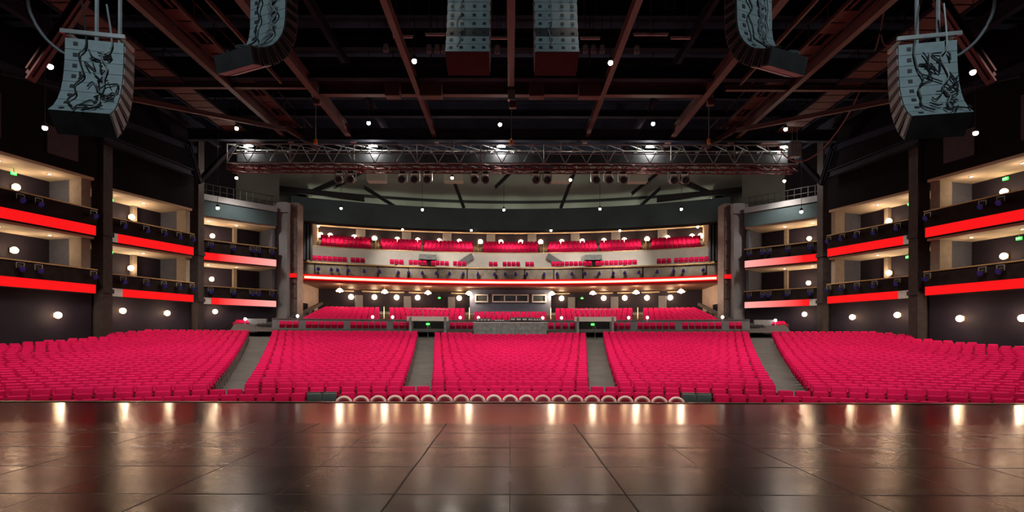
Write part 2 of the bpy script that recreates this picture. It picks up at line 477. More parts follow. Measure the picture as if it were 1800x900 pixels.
for s in (-1, 1):
    sd = SIDE[s]
    for b in range(3):
        struct(wallbox(MB(), b, s, -0.01, 1.01, 0.5, 0.8, -3.2, 3.0).build(f'wall_{sd}', M['wall_dark']))
        back = MB()
        wallbox(back, b, s, -0.05, 1.0, 3.5, 3.8, 3.0, 11.1)
        struct(back.build(f'wall_{sd}_box_back', M['wall_dark']))
        struct(wallbox(MB(), b, s, -0.03, 1.0, 0.1, 3.6, 3.0, 3.55).build(f'floor_{sd}_lower_box', M['fascia']))
        struct(wallbox(MB(), b, s, -0.03, 1.0, 0.1, 3.6, 7.05, 7.7).build(f'floor_{sd}_upper_box', M['fascia']))
        struct(wallbox(MB(), b, s, -0.03, 1.0, 0.12, 3.5, 6.88, 7.04).build(f'ceiling_{sd}_lower_box', M['cream']))
        struct(wallbox(MB(), b, s, -0.03, 1.0, 0.12, 3.5, 11.0, 11.2).build(f'ceiling_{sd}_upper_box', M['cream']))
        for z0, z1, nm in ((3.7, 4.68, 'lower'), (7.82, 8.92, 'upper')):
            struct(wallbox(MB(), b, s, -0.02, 1.01, 0.0, 0.14, z0 - 0.65, z1).build(f'wall_{sd}_{nm}_fascia', M['fascia']))
            struct(wallbox(MB(), b, s, -0.02, 1.01, -0.08, 0.22, z1, z1 + 0.08).build(f'trim_{sd}_{nm}_rail', M['gold']))
        # cream partitions at the far end and part-way along the back of each box
        for z0, z1 in ((3.56, 6.88), (7.7, 11.0)):
            if b < 2:
                struct(wallbox(MB(), b, s, 0.945, 0.995, 0.35, 1.45, z0, z1).build(f'wall_{sd}_partition', M['pier']))
                struct(wallbox(MB(), b, s, 0.955, 0.99, 1.45, 3.5, z0, z1).build(f'wall_{sd}_partition_back', M['end_wall']))
            else:
                struct(wallbox(MB(), b, s, 0.96, 0.995, 0.2, 3.5, z0, z1).build(f'wall_{sd}_partition', M['end_wall']))
            struct(wallbox(MB(), b, s, 0.59, 0.635, 3.1, 3.5, z0, z1).build(f'wall_{sd}_pier', M['pier']))
        top = 12.6 if b == 2 else 19.0
        struct(wallbox(MB(), b, s, -0.02, 1.01, 0.0, 0.4, 11.2, top).build(f'wall_{sd}_upper', M['wall_black'] if b < 2 else M['teal_header']))
        if b == 2:
            struct(wallbox(MB(), b, s, -0.02, 1.01, -0.1, 3.0, 12.6, 13.15).build(f'trim_{sd}_gallery', M['column']))
            struct(wallbox(MB(), b, s, -0.3, 1.2, 3.2, 3.5, 11.0, 20.0).build(f'wall_{sd}_gallery_back', M['wall_black']))
        else:
            struct(wallbox(MB(), b, s, -0.02, 1.01, -0.35, 0.0, 16.0, 16.5).build(f'trim_{sd}_ledge', M['beam_dark']))
    # piers between the bays
    for (x, y, w, dp, m, z1) in ((-29.25, 38.9, 0.85, 0.9, M['column_dark'], 19), (-27.75, 48.0, 0.85, 0.9, M['column_dark'], 19)):
        c = MB().box((-s * x + s * 0.15, y, (z1 - 3) / 2 + E), (w, dp, z1 + 3))
        c.box((-s * x + s * 0.15, y, 3.3 + E), (w + 0.16, dp + 0.16, 0.3))
        c.box((-s * x + s * 0.15, y, 7.4 + E), (w + 0.16, dp + 0.16, 0.3))
        struct(c.build('column', m))
    # big grey rear column and the panelled pier beside it
    c = MB().box((s * 23.35, 55.7, 6.4 + E), (1.15, 1.2, 14.8))
    c.box((s * 23.35, 55.0, 13.2 + E), (1.5, 0.3, 1.0))
    struct(c.build('column', M['column']))
    c = MB().box((s * 22.55, 56.8, 6.5 + E), (0.9, 1.6, 15.0))
    for k in range(9):
        c.box((s * 22.55, 55.97, 0.2 + k * 1.5 + E), (0.7, 0.1, 1.15))
    struct(c.build(f'wall_{sd}_pier_panelled', M['pier_panel']))
    # acoustic panels high on the wall
    for (t0, t1, z0, z1) in ((0.28, 0.42, 15.6, 17.6), (0.34, 0.55, 11.9, 14.6), (0.75, 0.9, 11.9, 13.7)):
        o = wallbox(MB(), 0, s, t0, t1, -0.14, -0.01, z0, z1).build('acoustic_panel', M['panel'])
        wh = {15.6: 'uppermost', 11.9: 'lower'}[z0]
        tag(o, f'dark mauve {wh} acoustic panel on the {sd} wall, {"nearer the pier" if t0 > 0.7 else "nearer the stage"}', 'panel', 'acoustic panels high on the side walls')

# luminous strips on the box fronts
def strip(b, s, tier):
    sd = SIDE[s]
    z0, z1 = ((3.05, 3.66), (7.12, 7.80))[tier == 'upper']
    p0, p1, d, n, ln = bay_frame(b, s)
    t = thing('light_strip', f'glowing red light band on the {tier} {sd} box front, {BAYN[b]}', 'light strip', p0 + Vector((0, 0, z0 + E)), 0, 'red light bands along the box fronts')
    spans = {0: [('red_section', 'red_led', 0.0, 1.0)],
             1: [('white_section', 'white_strip', 0.0, 0.13 if tier == 'upper' else 0.18), ('red_section', 'red_led', 0.13 if tier == 'upper' else 0.18, 1.0)],
             2: [('white_section', 'white_strip', 0.0, 0.17), ('fading_section', 'fade_led', 0.17, 1.0)] if tier == 'lower' else
                [('fading_section', 'fade_led', 0.0, 1.0)]}[b]
    for nm, mk, t0, t1 in spans:
        o = wallbox(MB(), b, s, t0, t1, -0.06, 0.01, z0, z1).build(nm, M[mk], t, world=True)
        if 'white' in nm: o['label'] = 'white end section with a faint glow put in'
        if 'fading' in nm: o['label'] = 'section fading from red to pinkish white'
    wallbox(MB(), b, s, 0.0, 1.0, -0.1, 0.0, z0 - 0.07, z0).build('channel', M['fascia'], t, world=True)
    wallbox(MB(), b, s, 0.0, 1.0, -0.1, 0.0, z1, z1 + 0.05).build('channel', M['fascia'], t, world=True)
for s in (-1, 1):
    for b in range(3):
        for tier in ('lower', 'upper'): strip(b, s, tier)

# ------------------------------------------------------------------ terrace front wall, vomitories, mixing booth
def bandpx(mb, d, px0, px1, z0, z1, th=0.15, n=8, mi=0):
    """wall band on the arc of depth d between the sight lines px0 and px1"""
    def ang(px):
        k = (px - CX) / F
        r = 12 + d
        y = (-24 + math.sqrt(576 - 4 * (1 + k * k) * (144 - r * r))) / (2 * (1 + k * k))
        return math.atan2(k * y, y + 12)
    return mb.sweep([(12 + d, z0), (12 + d + th, z0), (12 + d + th, z1), (12 + d, z1)], YC, ang(px0), ang(px1), n, mi)
def angpx(d, px):
    k = (px - CX) / F; r = 12 + d
    y = (-24 + math.sqrt(576 - 4 * (1 + k * k) * (144 - r * r))) / (2 * (1 + k * k))
    return math.atan2(k * y, y + 12)
for i, (a, b) in enumerate(((478, 722), (781, 1016), (1076, 1318))):
    mb = bandpx(MB(), 51.6, a, b, -0.6, 0.72, 0.2, 14)
    struct(mb.build('wall_terrace_front', M['olive']))
    mb = bandpx(MB(), 53.3, a, b, 0.4, 1.72, 0.1, 14)
    struct(mb.build('wall_terrace_rail', M['column']))
    struct(bandpx(MB(), 53.25, a, b, 1.70, 1.77, 0.2, 14).build(f'trim_{i + 2}', M['steel']))
for k, (px, pos) in enumerate(((752, 'left'), (1046, 'right'))):
    th = angpx(51.6, px); c = pol(63.6, th); rz = -th
    t = thing('vomitory', f'pale roofed entrance tunnel at the rear end of the {pos} centre aisle', 'entrance', (c.x, c.y, floor_z(51) + E), rz, 'tunnel entrances in the terrace front')
    h = 1.95 - floor_z(51)
    for q in (-1, 1): MB().box((q * 1.62, 1.6, h / 2), (0.24, 3.6, h)).build('side_wall', M['grey_metal_panel'], t)
    MB().box((0, 0.4, h - 0.16), (3.9, 1.2, 0.42)).build('lintel', M['white_wall'], t)
    rl = MB().tube([(-1.9, 0.1, h + 0.75), (1.9, 0.1, h + 0.75)], 0.035)
    for q in range(9): rl.tube([(-1.9 + q * 0.475, 0.1, h), (-1.9 + q * 0.475, 0.1, h + 0.75)], 0.025, 5)
    rl.build('guard_rail', M['steel'], t)
    MB().box((0, 3.0, h / 2 - 0.1), (3.1, 0.1, h)).build('back_panel', M['wall_black'], t)
    for q in (-1, 1):
        dr = MB().box((q * 0.75, 2.9, 1.05), (1.4, 0.06, 2.1)).build('door', M['curtain'], t)
        MB().box((q * 0.14, 2.84, 1.0), (0.04, 0.06, 0.5)).build('push_bar', M['steel'], dr)
    MB().tube([(0, 0.2, 0.0), (0, 0.2, 1.1)], 0.03).tube([(0, 0.2, 1.1), (0, 2.2, 1.3)], 0.03).build('handrail', M['steel'], t)
# mixing position
t = thing('mixing_booth', 'pale grey counter enclosure behind the centre block, holding mixing equipment', 'booth', (0, 50.6, floor_z(50) + E))
zb = seat_top(50) + 0.15
mb = MB()
bandpx(mb, 50.3, 833, 961, floor_z(50), zb + 0.55, 0.12, 6)
mb.build('front_panel', M['grey_metal_panel'], t, world=True)
bandpx(MB(), 50.3, 831, 963, zb + 0.55, zb + 0.62, 0.9, 6).build('counter', M['white_wall'], t, world=True)
def console(px, py0, w, h, name, label, dep=0.7):
    Y = 51.0
    b = P(px, py0, Y)
    o = thing(name, label, 'console', (b.x, b.y, zb + 0.62 + E))
    q = MB().rbox((0, 0, h / 2), (w, dep, h), 0.03, 2, Matrix.Rotation(R_(8), 4, 'X'))
    q.build('body', M['black_metal'], o)
    for i in range(4): MB().box((-w * 0.38 + i * w * 0.25, -dep / 2 - 0.02, h * 0.6), (w * 0.18, 0.05, h * 0.35)).build('panel_light', M['pale_lens'], o)
    return o
console(850, 575, 1.3, 0.35, 'mixing_console', 'small black mixing console at the left end of the grey booth counter')
console(878, 575, 0.9, 0.25, 'mixing_console', 'low black console left of centre on the grey booth counter')
console(917, 575, 2.2, 0.45, 'mixing_console', 'widest black mixing console on the grey booth counter')
console(942, 575, 1.0, 0.4, 'mixing_console', 'black console at the right end of the grey booth counter')

# rear wall below the balcony, projection booth
BC = 13.0
struct(MB().sweep([(61, 1.0), (61.3, 1.0), (61.3, 6.3), (61, 6.3)], BC, R_(-27), R_(27), 40).build('wall_rear', M['wall_dark']))
for k, px in enumerate((637, 716, 792, 1006, 1080, 1158)):
    th = math.asin(max(-1, min(1, (px - CX) / F * 72 / 60.6)))
    p = pol(60.6, th, BC)
    c = MB().box((p.x, p.y, 4.4 + E), (0.95, 0.7, 2.2), -th)
    struct(c.build('column', M['column']))
for k, px in enumerate((617, 658, 697, 734, 807, 987, 1061, 1098, 1137, 1178)):
    th = math.asin((px - CX) / F * 72.6 / 60.6); p = pol(60.3, th, BC)
    struct(MB().box((p.x, p.y, 6.02 + E), (2.3, 0.9, 0.12), -th).build('trim_ceiling_coffer', M['cream']))
struct(MB().box((0, 69.6, 3.6 + E), (10.2, 3.6, 5.0)).build('wall_projection_booth', M['slate_booth']))
for i, (x0, x1, n) in enumerate(((836, 857, 1), (866, 928, 3), (936, 959, 1))):
    a, b = P(x0, 530.5, 67.7), P(x1, 518.5, 67.7)
    w, h = b.x - a.x, b.z - a.z
    fr = MB()
    cx, cz = (a.x + b.x) / 2, (a.z + b.z) / 2
    for zz in (a.z, b.z): fr.box((cx, 67.72, zz), (w + 0.16, 0.2, 0.14))
    for j in range(n + 1): fr.box((a.x + w * j / n, 67.72, cz), (0.14, 0.2, h))
    o = struct(fr.build(f'window_{i + 1}', M['white_frame']))
    MB().box((cx, 67.78, cz), (w, 0.03, h)).build('pane', M['glass_dark'], o)

# side walls beneath and beside the balcony
for s in (-1, 1):
    sd = SIDE[s]
    def seg(x0, y0, x1, y1, z0, z1, th=0.3):
        a, b = Vector((s * x0, y0, 0)), Vector((s * x1, y1, 0)); n = Vector((s * th, 0, 0))
        return MB().prism([(a.x, a.y), (b.x, b.y), (b.x + n.x, b.y), (a.x + n.x, a.y)], z0, z1)
    struct(seg(23.3, 57.0, 25.0, 74.5, -0.5, 7.0).build(f'wall_{sd}_rear', M['beige_wall']))
    struct(seg(22.9, 61.5, 28.4, 81, 7.0, 17.0).build(f'wall_{sd}_balcony', M['cream']))
    for (y, nm) in ((58.6, 'a'), (62.0, 'b')):
        x = 23.3 + (y - 57) * 1.7 / 17.5
        o = MB().box((s * (x - 0.05), y, 3.0 + E), (0.12, 2.4, 1.9)).box((s * (x - 0.1), y, 2.02 + E), (0.2, 2.6, 0.12))
        o = struct(o.build(f'window_{4 + (nm == "b") + (s > 0) * 2}', M['wall_black']))
    cu = MB()
    for k in range(7):
        p = P(529 + k * 2.9, 430, 60.0)
        cu.tube([(s * -p.x, 60 + 0.12 * (k % 2), 8.6 + E), (s * -p.x, 60 + 0.12 * (k % 2), 13.6 + E)], 0.17, 8)
    tag(cu.build('curtain', M['curtain'], smooth=True), f'black curtain hanging at the {sd} end of the balcony', 'curtain', 'curtains at the balcony ends')
    # sloped stair parapets by the side wall
    st = MB().beam((s * 22.2, 53.6, 1.6 + E), (s * 23.0, 66.0, 4.2 + E), 0.25, 0.35)
    for k in range(6):
        st.beam((s * (22.2 + 0.14 * k), 54 + 2.1 * k, 1.0 + 0.38 * k + E), (s * (22.2 + 0.14 * k), 54 + 2.1 * k, 1.75 + 0.42 * k + E), 0.12, 0.12)
    tag(st.build('handrail', M['column_dark']), f'sloping brown stair rail beside the {sd} terrace seats', 'handrail', 'stair rails beside the terrace')
    # ramp parapet and dark mesh guard at the rear of the side aisle
    q = MB()
    a, b = P(445, 575, 50), P(478, 575, 50)
    for k in range(8):
        f = k / 7
        q.tube([(s * -(a.x + (b.x - a.x) * f), 50.5, 0.1 + E), (s * -(a.x + (b.x - a.x) * f), 50.5, 1.4 - 0.5 * abs(f - .5) + E)], 0.035, 5)
    q.tube([(s * -a.x, 50.5, 1.15 + E), (s * -b.x, 50.5, 1.15 + E)], 0.05)
    q.box((s * -(a.x + b.x) / 2, 51.0, 0.5 + E), (1.9, 0.1, 1.6))
    tag(q.build('guard_rail', M['black_metal']), f'dark railing across the rear end of the {sd} outer aisle', 'railing', 'railings at the aisle ends')
    o = MB().box((s * 24.6, 52.3, 0.75 + E), (2.0, 0.3, 2.1)).build('wall_panel', M['column'])
    struct(o)

# ------------------------------------------------------------------ balcony
TB = R_(26.6)
struct(MB().sweep([(52.75, 6.2), (61.2, 6.2), (61.2, 6.5), (52.75, 6.5)], BC, -TB, TB).build('ceiling_balcony_soffit', M['soffit']))
struct(MB().sweep([(52.7, 6.22), (52.95, 6.22), (52.95, 7.15), (52.7, 7.15)], BC, -TB, TB).build('wall_balcony_strip_fascia', M['maroon']))
struct(MB().sweep([(53.0, 7.15), (53.2, 7.15), (53.2, 8.5), (53.0, 8.5)], BC, -TB, TB).build('wall_balcony_fascia', M['olive']))
struct(MB().sweep([(52.85, 8.42), (53.3, 8.42), (53.3, 8.55), (52.85, 8.55)], BC, -TB, TB).build('trim_balcony_rail', M['gold']))
struct(MB().sweep([(53.2, 8.2), (58.2, 8.2), (58.2, 8.6), (53.2, 8.6)], BC, -TB, TB).build('floor_balcony', M['concrete']))
struct(MB().sweep([(58.0, 8.6), (58.25, 8.6), (58.25, 11.1), (58.0, 11.1)], BC, -TB, TB).build('wall_balcony_parapet', M['white_wall']))
struct(MB().sweep([(57.9, 11.1), (58.3, 11.1), (58.3, 11.2), (57.9, 11.2)], BC, -TB, TB).build('trim_balcony_parapet', M['gold']))
struct(MB().sweep([(58.25, 10.4), (67.8, 13.6), (67.8, 13.0), (58.25, 9.8)], BC, -TB, TB).build('floor_balcony_rake', M['dark_floor']))
struct(MB().sweep([(68.0, 11.5), (68.3, 11.5), (68.3, 17.0), (68.0, 17.0)], BC, -TB, TB).build('wall_balcony_rear', M['wall_dark']))
struct(MB().sweep([(67.0, 15.55), (67.9, 15.55), (67.9, 15.75), (67.0, 15.75)], BC, -TB, TB).build('trim_balcony_cornice', M['cream']))
struct(MB().sweep([(52.0, 12.95), (67.0, 15.8), (68.2, 16.9), (52.0, 13.6)], BC, -TB, TB).build('ceiling_balcony', M['fascia']))
TH = R_(27.6)
struct(MB().sweep([(51.3, 12.75), (51.7, 12.75), (51.7, 15.35), (51.3, 15.35)], BC, -TH, TH).build('wall_header', M['teal_header']))
struct(MB().sweep([(51.2, 12.62), (51.9, 12.62), (51.9, 12.76), (51.2, 12.76)], BC, -TH, TH).build('trim_header', M['fascia']))
struct(MB().sweep([(56.0, 15.3), (56.3, 15.3), (57.6, 22.0), (57.3, 22.0)], BC, R_(-34), R_(34)).build('wall_rear_upper', M['upper_wall']))
# steel on the upper wall
bm_ = MB()
bm_.sweep([(55.4, 17.05), (55.7, 17.05), (55.7, 17.35), (55.4, 17.35)], BC, R_(-32), R_(32))
struct(bm_.build('beam', M['black_metal']))
for px, px2, y1, y2 in ((560, 640, 345, 300), (640, 700, 330, 368), (815, 790, 366, 300), (985, 1010, 366, 300), (1110, 1160, 340, 300), (1160, 1120, 330, 366), (1240, 1290, 340, 300), (870, 900, 330, 300)):
    struct(MB().ibeam(P(px, y1, 65.5), P(px2, y2, 65.5), 0.4, 0.4, 0.1).build('beam', M['black_metal']))
for s in (-1, 1):      # long raking struts towards the rear column heads
    a, b = P(365, 318, 58), P(640, 350, 63)
    if s > 0: a.x, b.x = -a.x, -b.x
    struct(MB().ibeam(a, b, 0.45, 0.5, 0.1).build('beam', M['black_metal']))
    a, b = P(520, 352, 62), P(600, 316, 62)
    if s > 0: a.x, b.x = -a.x, -b.x
    struct(MB().ibeam(a, b, 0.45, 0.5, 0.1).build('beam', M['black_metal']))
    # pale side wall at the end of the upper rear wall
    q = MB().prism([(s * 24.2, 56.5), (s * 33, 52.0), (s * 33.3, 52.5), (s * 24.4, 57)], 12.0, 17.5)
    struct(q.build(f'wall_{SIDE[s]}_rear_upper', M['corner_wall']))
t = thing('light_strip', 'long glowing pinkish red light band along the balcony front', 'light strip', (0, BC + 52.6, 6.7 + E))
MB().sweep([(52.58, 6.62), (52.72, 6.62), (52.72, 6.86), (52.58, 6.86)], BC, -TB + 0.012, TB - 0.012).build('lit_section', M['hot_led'], t, world=True)
MB().sweep([(52.58, 6.50), (52.72, 6.50), (52.72, 6.62), (52.58, 6.62)], BC, -TB, TB).build('red_spill_edge', M['red_led'], t, world=True)  # glowing edges stand in for red light spilled on the fascia
MB().sweep([(52.58, 6.86), (52.72, 6.86), (52.72, 7.05), (52.58, 7.05)], BC, -TB, TB).build('red_spill_edge', M['red_led'], t, world=True)
for s in (-1, 1):      # the band continues as a short red piece on the panelled pier
    o = thing('light_strip', f'short red light band on the {SIDE[s]} panelled pier beside the balcony', 'light strip', (s * 22.6, 55.8, 6.4 + E))
    MB().box((0, 0.05, 0), (0.95, 0.12, 0.42)).build('lit_section', M['red_led'], o)
    MB().box((0, 0.1, -0.25), (1.0, 0.1, 0.06)).build('channel', M['fascia'], o)
for k in range(7):  # added lamps, unseen behind the header, that brighten the upper wall
    q = pol(53.6, R_(-24 + 8 * k), BC)
    t = thing('added_floodlight', f'added lamp hidden behind the header that washes the wall above, {ordw(k + 1)} from the left', 'lamp', (q.x, q.y, 13.6 + E), 0, 'added lamps hidden behind the header')
    MB().rbox((0, 0, 0.25), (0.5, 0.3, 0.35), 0.04, 1).build('housing', M['black_metal'], t)
    MB().tube([(0, 0, 0), (0, 0, 0.2)], 0.05).build('stand', M['steel'], t)
    w_ = pol(56.6, R_(-24 + 8 * k), BC)
    light('SPOT', 'added_flood_beam', (q.x, q.y, 14.1 + E), 420, (0.95, 1.0, 0.82), 0.3, t, (w_.x, w_.y, 18.5 + E), R_(150), 0.6)
# posts on the balcony front
for k in range(14):
    th = -TB + 2 * TB * (k + 0.5) / 14
    p = pol(52.97, th, BC)
    struct(MB().box((p.x, p.y, 7.8 + E), (0.14, 0.1, 1.3), -th).build('trim_balcony_post', M['fascia']))
# doorways behind the balcony top row, dark openings in the parapet
for k, px in enumerate((642, 716, 785, 862, 935, 1011, 1080, 1155)):
    th = math.asin((px - CX) / F * 80 / 67.9); p = pol(67.85, th, BC)
    f = MB().box((p.x, p.y, 14.75 + E), (1.3, 0.14, 1.5), -th)
    q = struct(f.build(f'door_{k + 1}', M['column']))
for k, (px, w) in enumerate(((560, 1.6), (753, 1.9), (1041, 1.9), (1236, 1.6))):
    th = math.asin((px - CX) / F * 70.6 / 57.8); p = pol(57.9, th, BC)
    o = thing('vomitory', f'dark opening with pale slab in the balcony wall, {ordw(k + 1)} from the left', 'entrance', (p.x, p.y, 8.6 + E), -th, 'openings in the balcony wall')
    MB().box((0, -0.1, 0.75), (w, 0.2, 1.5)).build('opening', M['fascia'], o)  # solid dark panel stands in for the shade inside the doorway
    MB().box((0, -0.35, 1.75), (w + 0.35, 0.8, 0.65)).build('lintel', M['grey_metal_panel'], o)
    for q in (-1, 1): MB().box((q * (w / 2 + 0.1), -0.2, 0.75), (0.2, 0.5, 1.5)).build('jamb', M['grey_metal_panel'], o)
for k, (a, b) in enumerate(((672, 697), (830, 806), (962, 988), (1122, 1096))):
    pa, pb = P(a, 449, 70.0), P(b, 465, 69.0)
    o = MB().beam(pa, pb, 0.2, 0.7).build('stair_parapet', M['column'])
    tag(o, f'sloping grey stair wall in front of the white balcony wall, {ordw(k + 1)} from the left', 'stair', 'sloping stair walls on the balcony')
# stairs between the balcony and terrace blocks
def stair(px, d0, d1, zf, yc, r0, w, n, label):
    p = None
    o = None
    mb = MB()
    for i in range(n):
        f = (i + 0.5) / n
        r = r0 + (d1 - d0) * f
        k = (px - CX) / F
        A, B_, C_ = 1 + k * k, -2 * yc, yc * yc - r * r
        y = (-B_ + math.sqrt(B_ * B_ - 4 * A * C_)) / (2 * A)
        z = zf(d0 + (d1 - d0) * f)
        if o is None:
            o = thing('staircase', label, 'stairs', (k * y, y, z + E), 0, label.split(' between')[0])
        mb.box((k * y, y, z - 0.2 + E), (w, (d1 - d0) / n * 1.02, 0.5))
        if i in (0, n - 1): p = (p or []) + [Vector((k * y, y, z + 0.9 + E))]
    mb.build('treads', M['stair'], o, world=True)
    MB().tube(p, 0.05).tube([p[0], p[0] - Vector((0, 0, 0.9))], 0.05).tube([p[1], p[1] - Vector((0, 0, 0.9))], 0.05).build('handrail', M['gold'], o, world=True)
for px, wh in ((675, 'the two left terrace blocks'), (825, 'the second and the centre terrace block'), (968, 'the centre and the fourth terrace block'), (1121, 'the two right terrace blocks')):
    stair(px, 53.8, 66.5, lambda d: ter_top(d) - 0.9, YC, 65.8, 1.25, 13, f'brown carpeted terrace stairs between {wh}')
for px, wh in ((660, 'the first and second balcony blocks'), (840, 'the second and third balcony blocks'), (955, 'the third and fourth balcony blocks'), (1135, 'the last two balcony blocks')):
    stair(px, 0, 8, lambda d: 10.9 + 0.36 * d, BC, 58.5, 1.2, 9, f'narrow balcony stairs between {wh}')

# ------------------------------------------------------------------ seats
def seat_parts(hi):
    """dictionary of part name -> list of (MB, material); local front is -Y, origin on the floor"""
    seg, bev = (3, 0.055) if hi else (1, 0.05)
    lean = Matrix.Rotation(R_(-13), 4, 'X')
    fold = Matrix.Rotation(R_(18), 4, 'X')
    back = MB().rbox((0, 0.16, 0.70), (0.50, 0.13, 0.50), bev, seg, lean)
    cush = MB().rbox((0, 0.0, 0.50), (0.485, 0.12, 0.38), bev, seg, fold)
    return back, cush
def make_seat():
    t = thing('theatre_seat', '', 'seat')
    back, cush = seat_parts(True)
    b = back.build('backrest', M['seat'], t, smooth=True)
    MB().rbox((0, 0.235, 0.66), (0.50, 0.035, 0.5), 0.015, 1, Matrix.Rotation(R_(-13), 4, 'X')).build('back_shell', M['seat_shell'], t)
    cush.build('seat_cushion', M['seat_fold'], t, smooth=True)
    for s in (-1, 1):
        MB().rbox((s * 0.268, 0.02, 0.63), (0.03, 0.34, 0.045), 0.012, 2).build('armrest', M['arm'], t)
        MB().box((s * 0.268, 0.09, 0.31), (0.028, 0.16, 0.62)).box((s * 0.268, 0.07, 0.02), (0.05, 0.26, 0.04)).build('standard', M['standard'], t)
    return t
seat_proto = make_seat()
place_seat = placer(seat_proto)
def make_pit_chair():
    t = thing('pit_chair', '', 'chair')
    outline = []
    for i in range(13):
        a = math.pi * i / 12
        outline.append((0.235 * math.cos(a), 0.70 + 0.24 * math.sin(a)))
    outline = [(0.22, 0.44)] + outline + [(-0.22, 0.44)]
    k = len(outline)
    vs = [Vector((x, 0.13 + (z - 0.45) * 0.22, z)) for x, z in outline] + [Vector((x, 0.19 + (z - 0.45) * 0.22, z)) for x, z in outline]
    fs = [list(range(k)), list(range(k, 2 * k))[::-1]] + [[i, (i + 1) % k, (i + 1) % k + k, i + k] for i in range(k)]
    MB().add(vs, fs).build('backrest', M['pale_back'], t)
    rim = MB().tube([(x * 1.03, 0.15 + (z - 0.45) * 0.22, z + 0.01) for x, z in outline[1:-1]], 0.07, 8)
    o = rim.build('back_rim', M['pale_seat'], t, smooth=True)
    o['label'] = 'pale rounded top rim'
    MB().rbox((0, -0.06, 0.44), (0.46, 0.44, 0.09), 0.03, 2).build('seat_cushion', M['seat'], t, smooth=True)
    for x in (-0.2, 0.2):
        for y in (-0.24, 0.14):
            MB().tube([(x, y, 0), (x, y, 0.42)], 0.016, 6).build('leg', M['standard'], t)
    return t
pit_proto = make_pit_chair()
place_pit = placer(pit_proto)

def in_arc_rows(d, lo, hi, pitch=0.56, par=None):
    """angles of seats centred in [lo, hi] on the arc of depth d"""
    r = 12 + d
    n = int((hi - lo) * r / pitch)
    if n < 1: return []
    if par is not None and n % 2 != par: n += 1 if (hi - lo) * r / pitch - n > 0.4 else -1
    return [lo + (hi - lo) * (i + 0.5) / n for i in range(n)]
def ang_line(d, a, b):
    """angle on the row arc at which |X| = a + b*Y"""
    r = 12 + d
    A, B_, C_ = 1 + b * b, 2 * a * b + 24, a * a + 144 - r * r
    y = (-B_ + math.sqrt(B_ * B_ - 4 * A * C_)) / (2 * A)
    return math.atan2(a + b * y, y + 12)
def wall_limit(d):
    """largest angle that stays inside the side walls"""
    th = 0.25
    while th < 0.62:
        p = pol(12 + d, th)
        lim = 99
        for (a, b) in BAYS:
            if min(a[1], b[1]) - 2.3 <= p.y <= max(a[1], b[1]) + 0.1:
                f = (p.y - a[1]) / (b[1] - a[1])
                lim = min(lim, -(a[0] + (b[0] - a[0]) * f))
        if p.x > lim - 0.75 or p.x > 1.02 * p.y: return th
        th += 0.004
    return th
seats = []      # (d, theta, row label, block label, zrel floor)
BLOCKS = ['left outer block', 'left inner block', 'centre block', 'right inner block', 'right outer block']
for k, d in enumerate((20.0, 21.2)):
    lim = min(wall_limit(d), R_(33))
    for th in in_arc_rows(d, -lim, lim, par=k):
        seats.append([d, th, ('the second row from the stage', 'the third row from the stage')[k], None])
for i in range(30):
    d = 22.6 + 0.92 * i
    c = ang_line(d, 0.233, 0.136); mi_ = ang_line(d, 1.14, 0.1474); mo = ang_line(d, 2.1, 0.3957); si = ang_line(d, 2.88, 0.42)
    so = wall_limit(d)
    cs = [(-so, -si), (-mo, -mi_), (-c, c), (mi_, mo), (si, so)]
    for bi, (lo, hi) in enumerate(cs):
        if hi <= lo: continue
        if bi == 2 and i > 28: continue
        for th in in_arc_rows(d, lo, hi, par=i % 2):
            if bi == 2 and i > 27 and abs(pol(12 + d, th).x) < 3.6: continue
            seats.append([d, th, f'{ordw(i + 1)} row', BLOCKS[bi]])
# black chairs stand in the second row
blacks = []
keep = []
for st in seats:
    p = pol(12 + st[0], st[1])
    px = proj(Vector((p.x, p.y, seat_top(st[0]) + E)))[0]
    if abs(st[0] - 20.0) < 0.01 and (538 < px < 596 or 1198 < px < 1252): continue
    keep.append((st, p, px))
vis = {}
for st, p, px in keep:
    py = proj(Vector((p.x, p.y, seat_top(st[0]) + E)))[1]
    ok = 3 < px < 1797 and py < 703
    st.append(ok); st.append(p); st.append(p.length)
    if ok: vis.setdefault((st[2], st[3]), []).append(st)
for key, lst in vis.items():
    lst.sort(key=lambda a: a[1])
    for n, st in enumerate(lst): st.append((n + 1, len(lst)))
cand = sorted([st for st, p, px in keep if st[4]], key=lambda a: a[6])
near = {id(s_) for s_ in cand[:298]}
for st in cand[:298]:
    n, tot = st[7]
    row, blk = st[2], st[3]
    if blk is None:
        lab = f'red theatre seat, {ordw(n)} from the left in {row}' if n <= tot / 2 else f'red theatre seat, {ordw(tot - n + 1)} from the right in {row}'
    else:
        lab = f'red theatre seat, {ordw(n)} from the left in the {row} of the {blk}'
    p = st[5]
    place_seat((p.x, p.y, floor_z(st[0]) + E), -st[1], lab, 'red theatre seats in the rows nearest the stage')
# pale-rimmed chairs of the first row
fr = [th for th in in_arc_rows(18.8, -0.36, 0.36, 0.56)]
fr = [th for th in fr if 585 < proj(Vector((*pol(30.8, th).xy, seat_top(18.8) + E)))[0] < 1212]
for n, th in enumerate(fr):
    p = pol(30.8, th)
    place_pit((p.x, p.y, floor_z(18.8) + E), -th, f'low red chair with pale rounded rim, {ordw(n + 1)} from the left at the stage edge', 'pale-rimmed chairs along the stage edge')
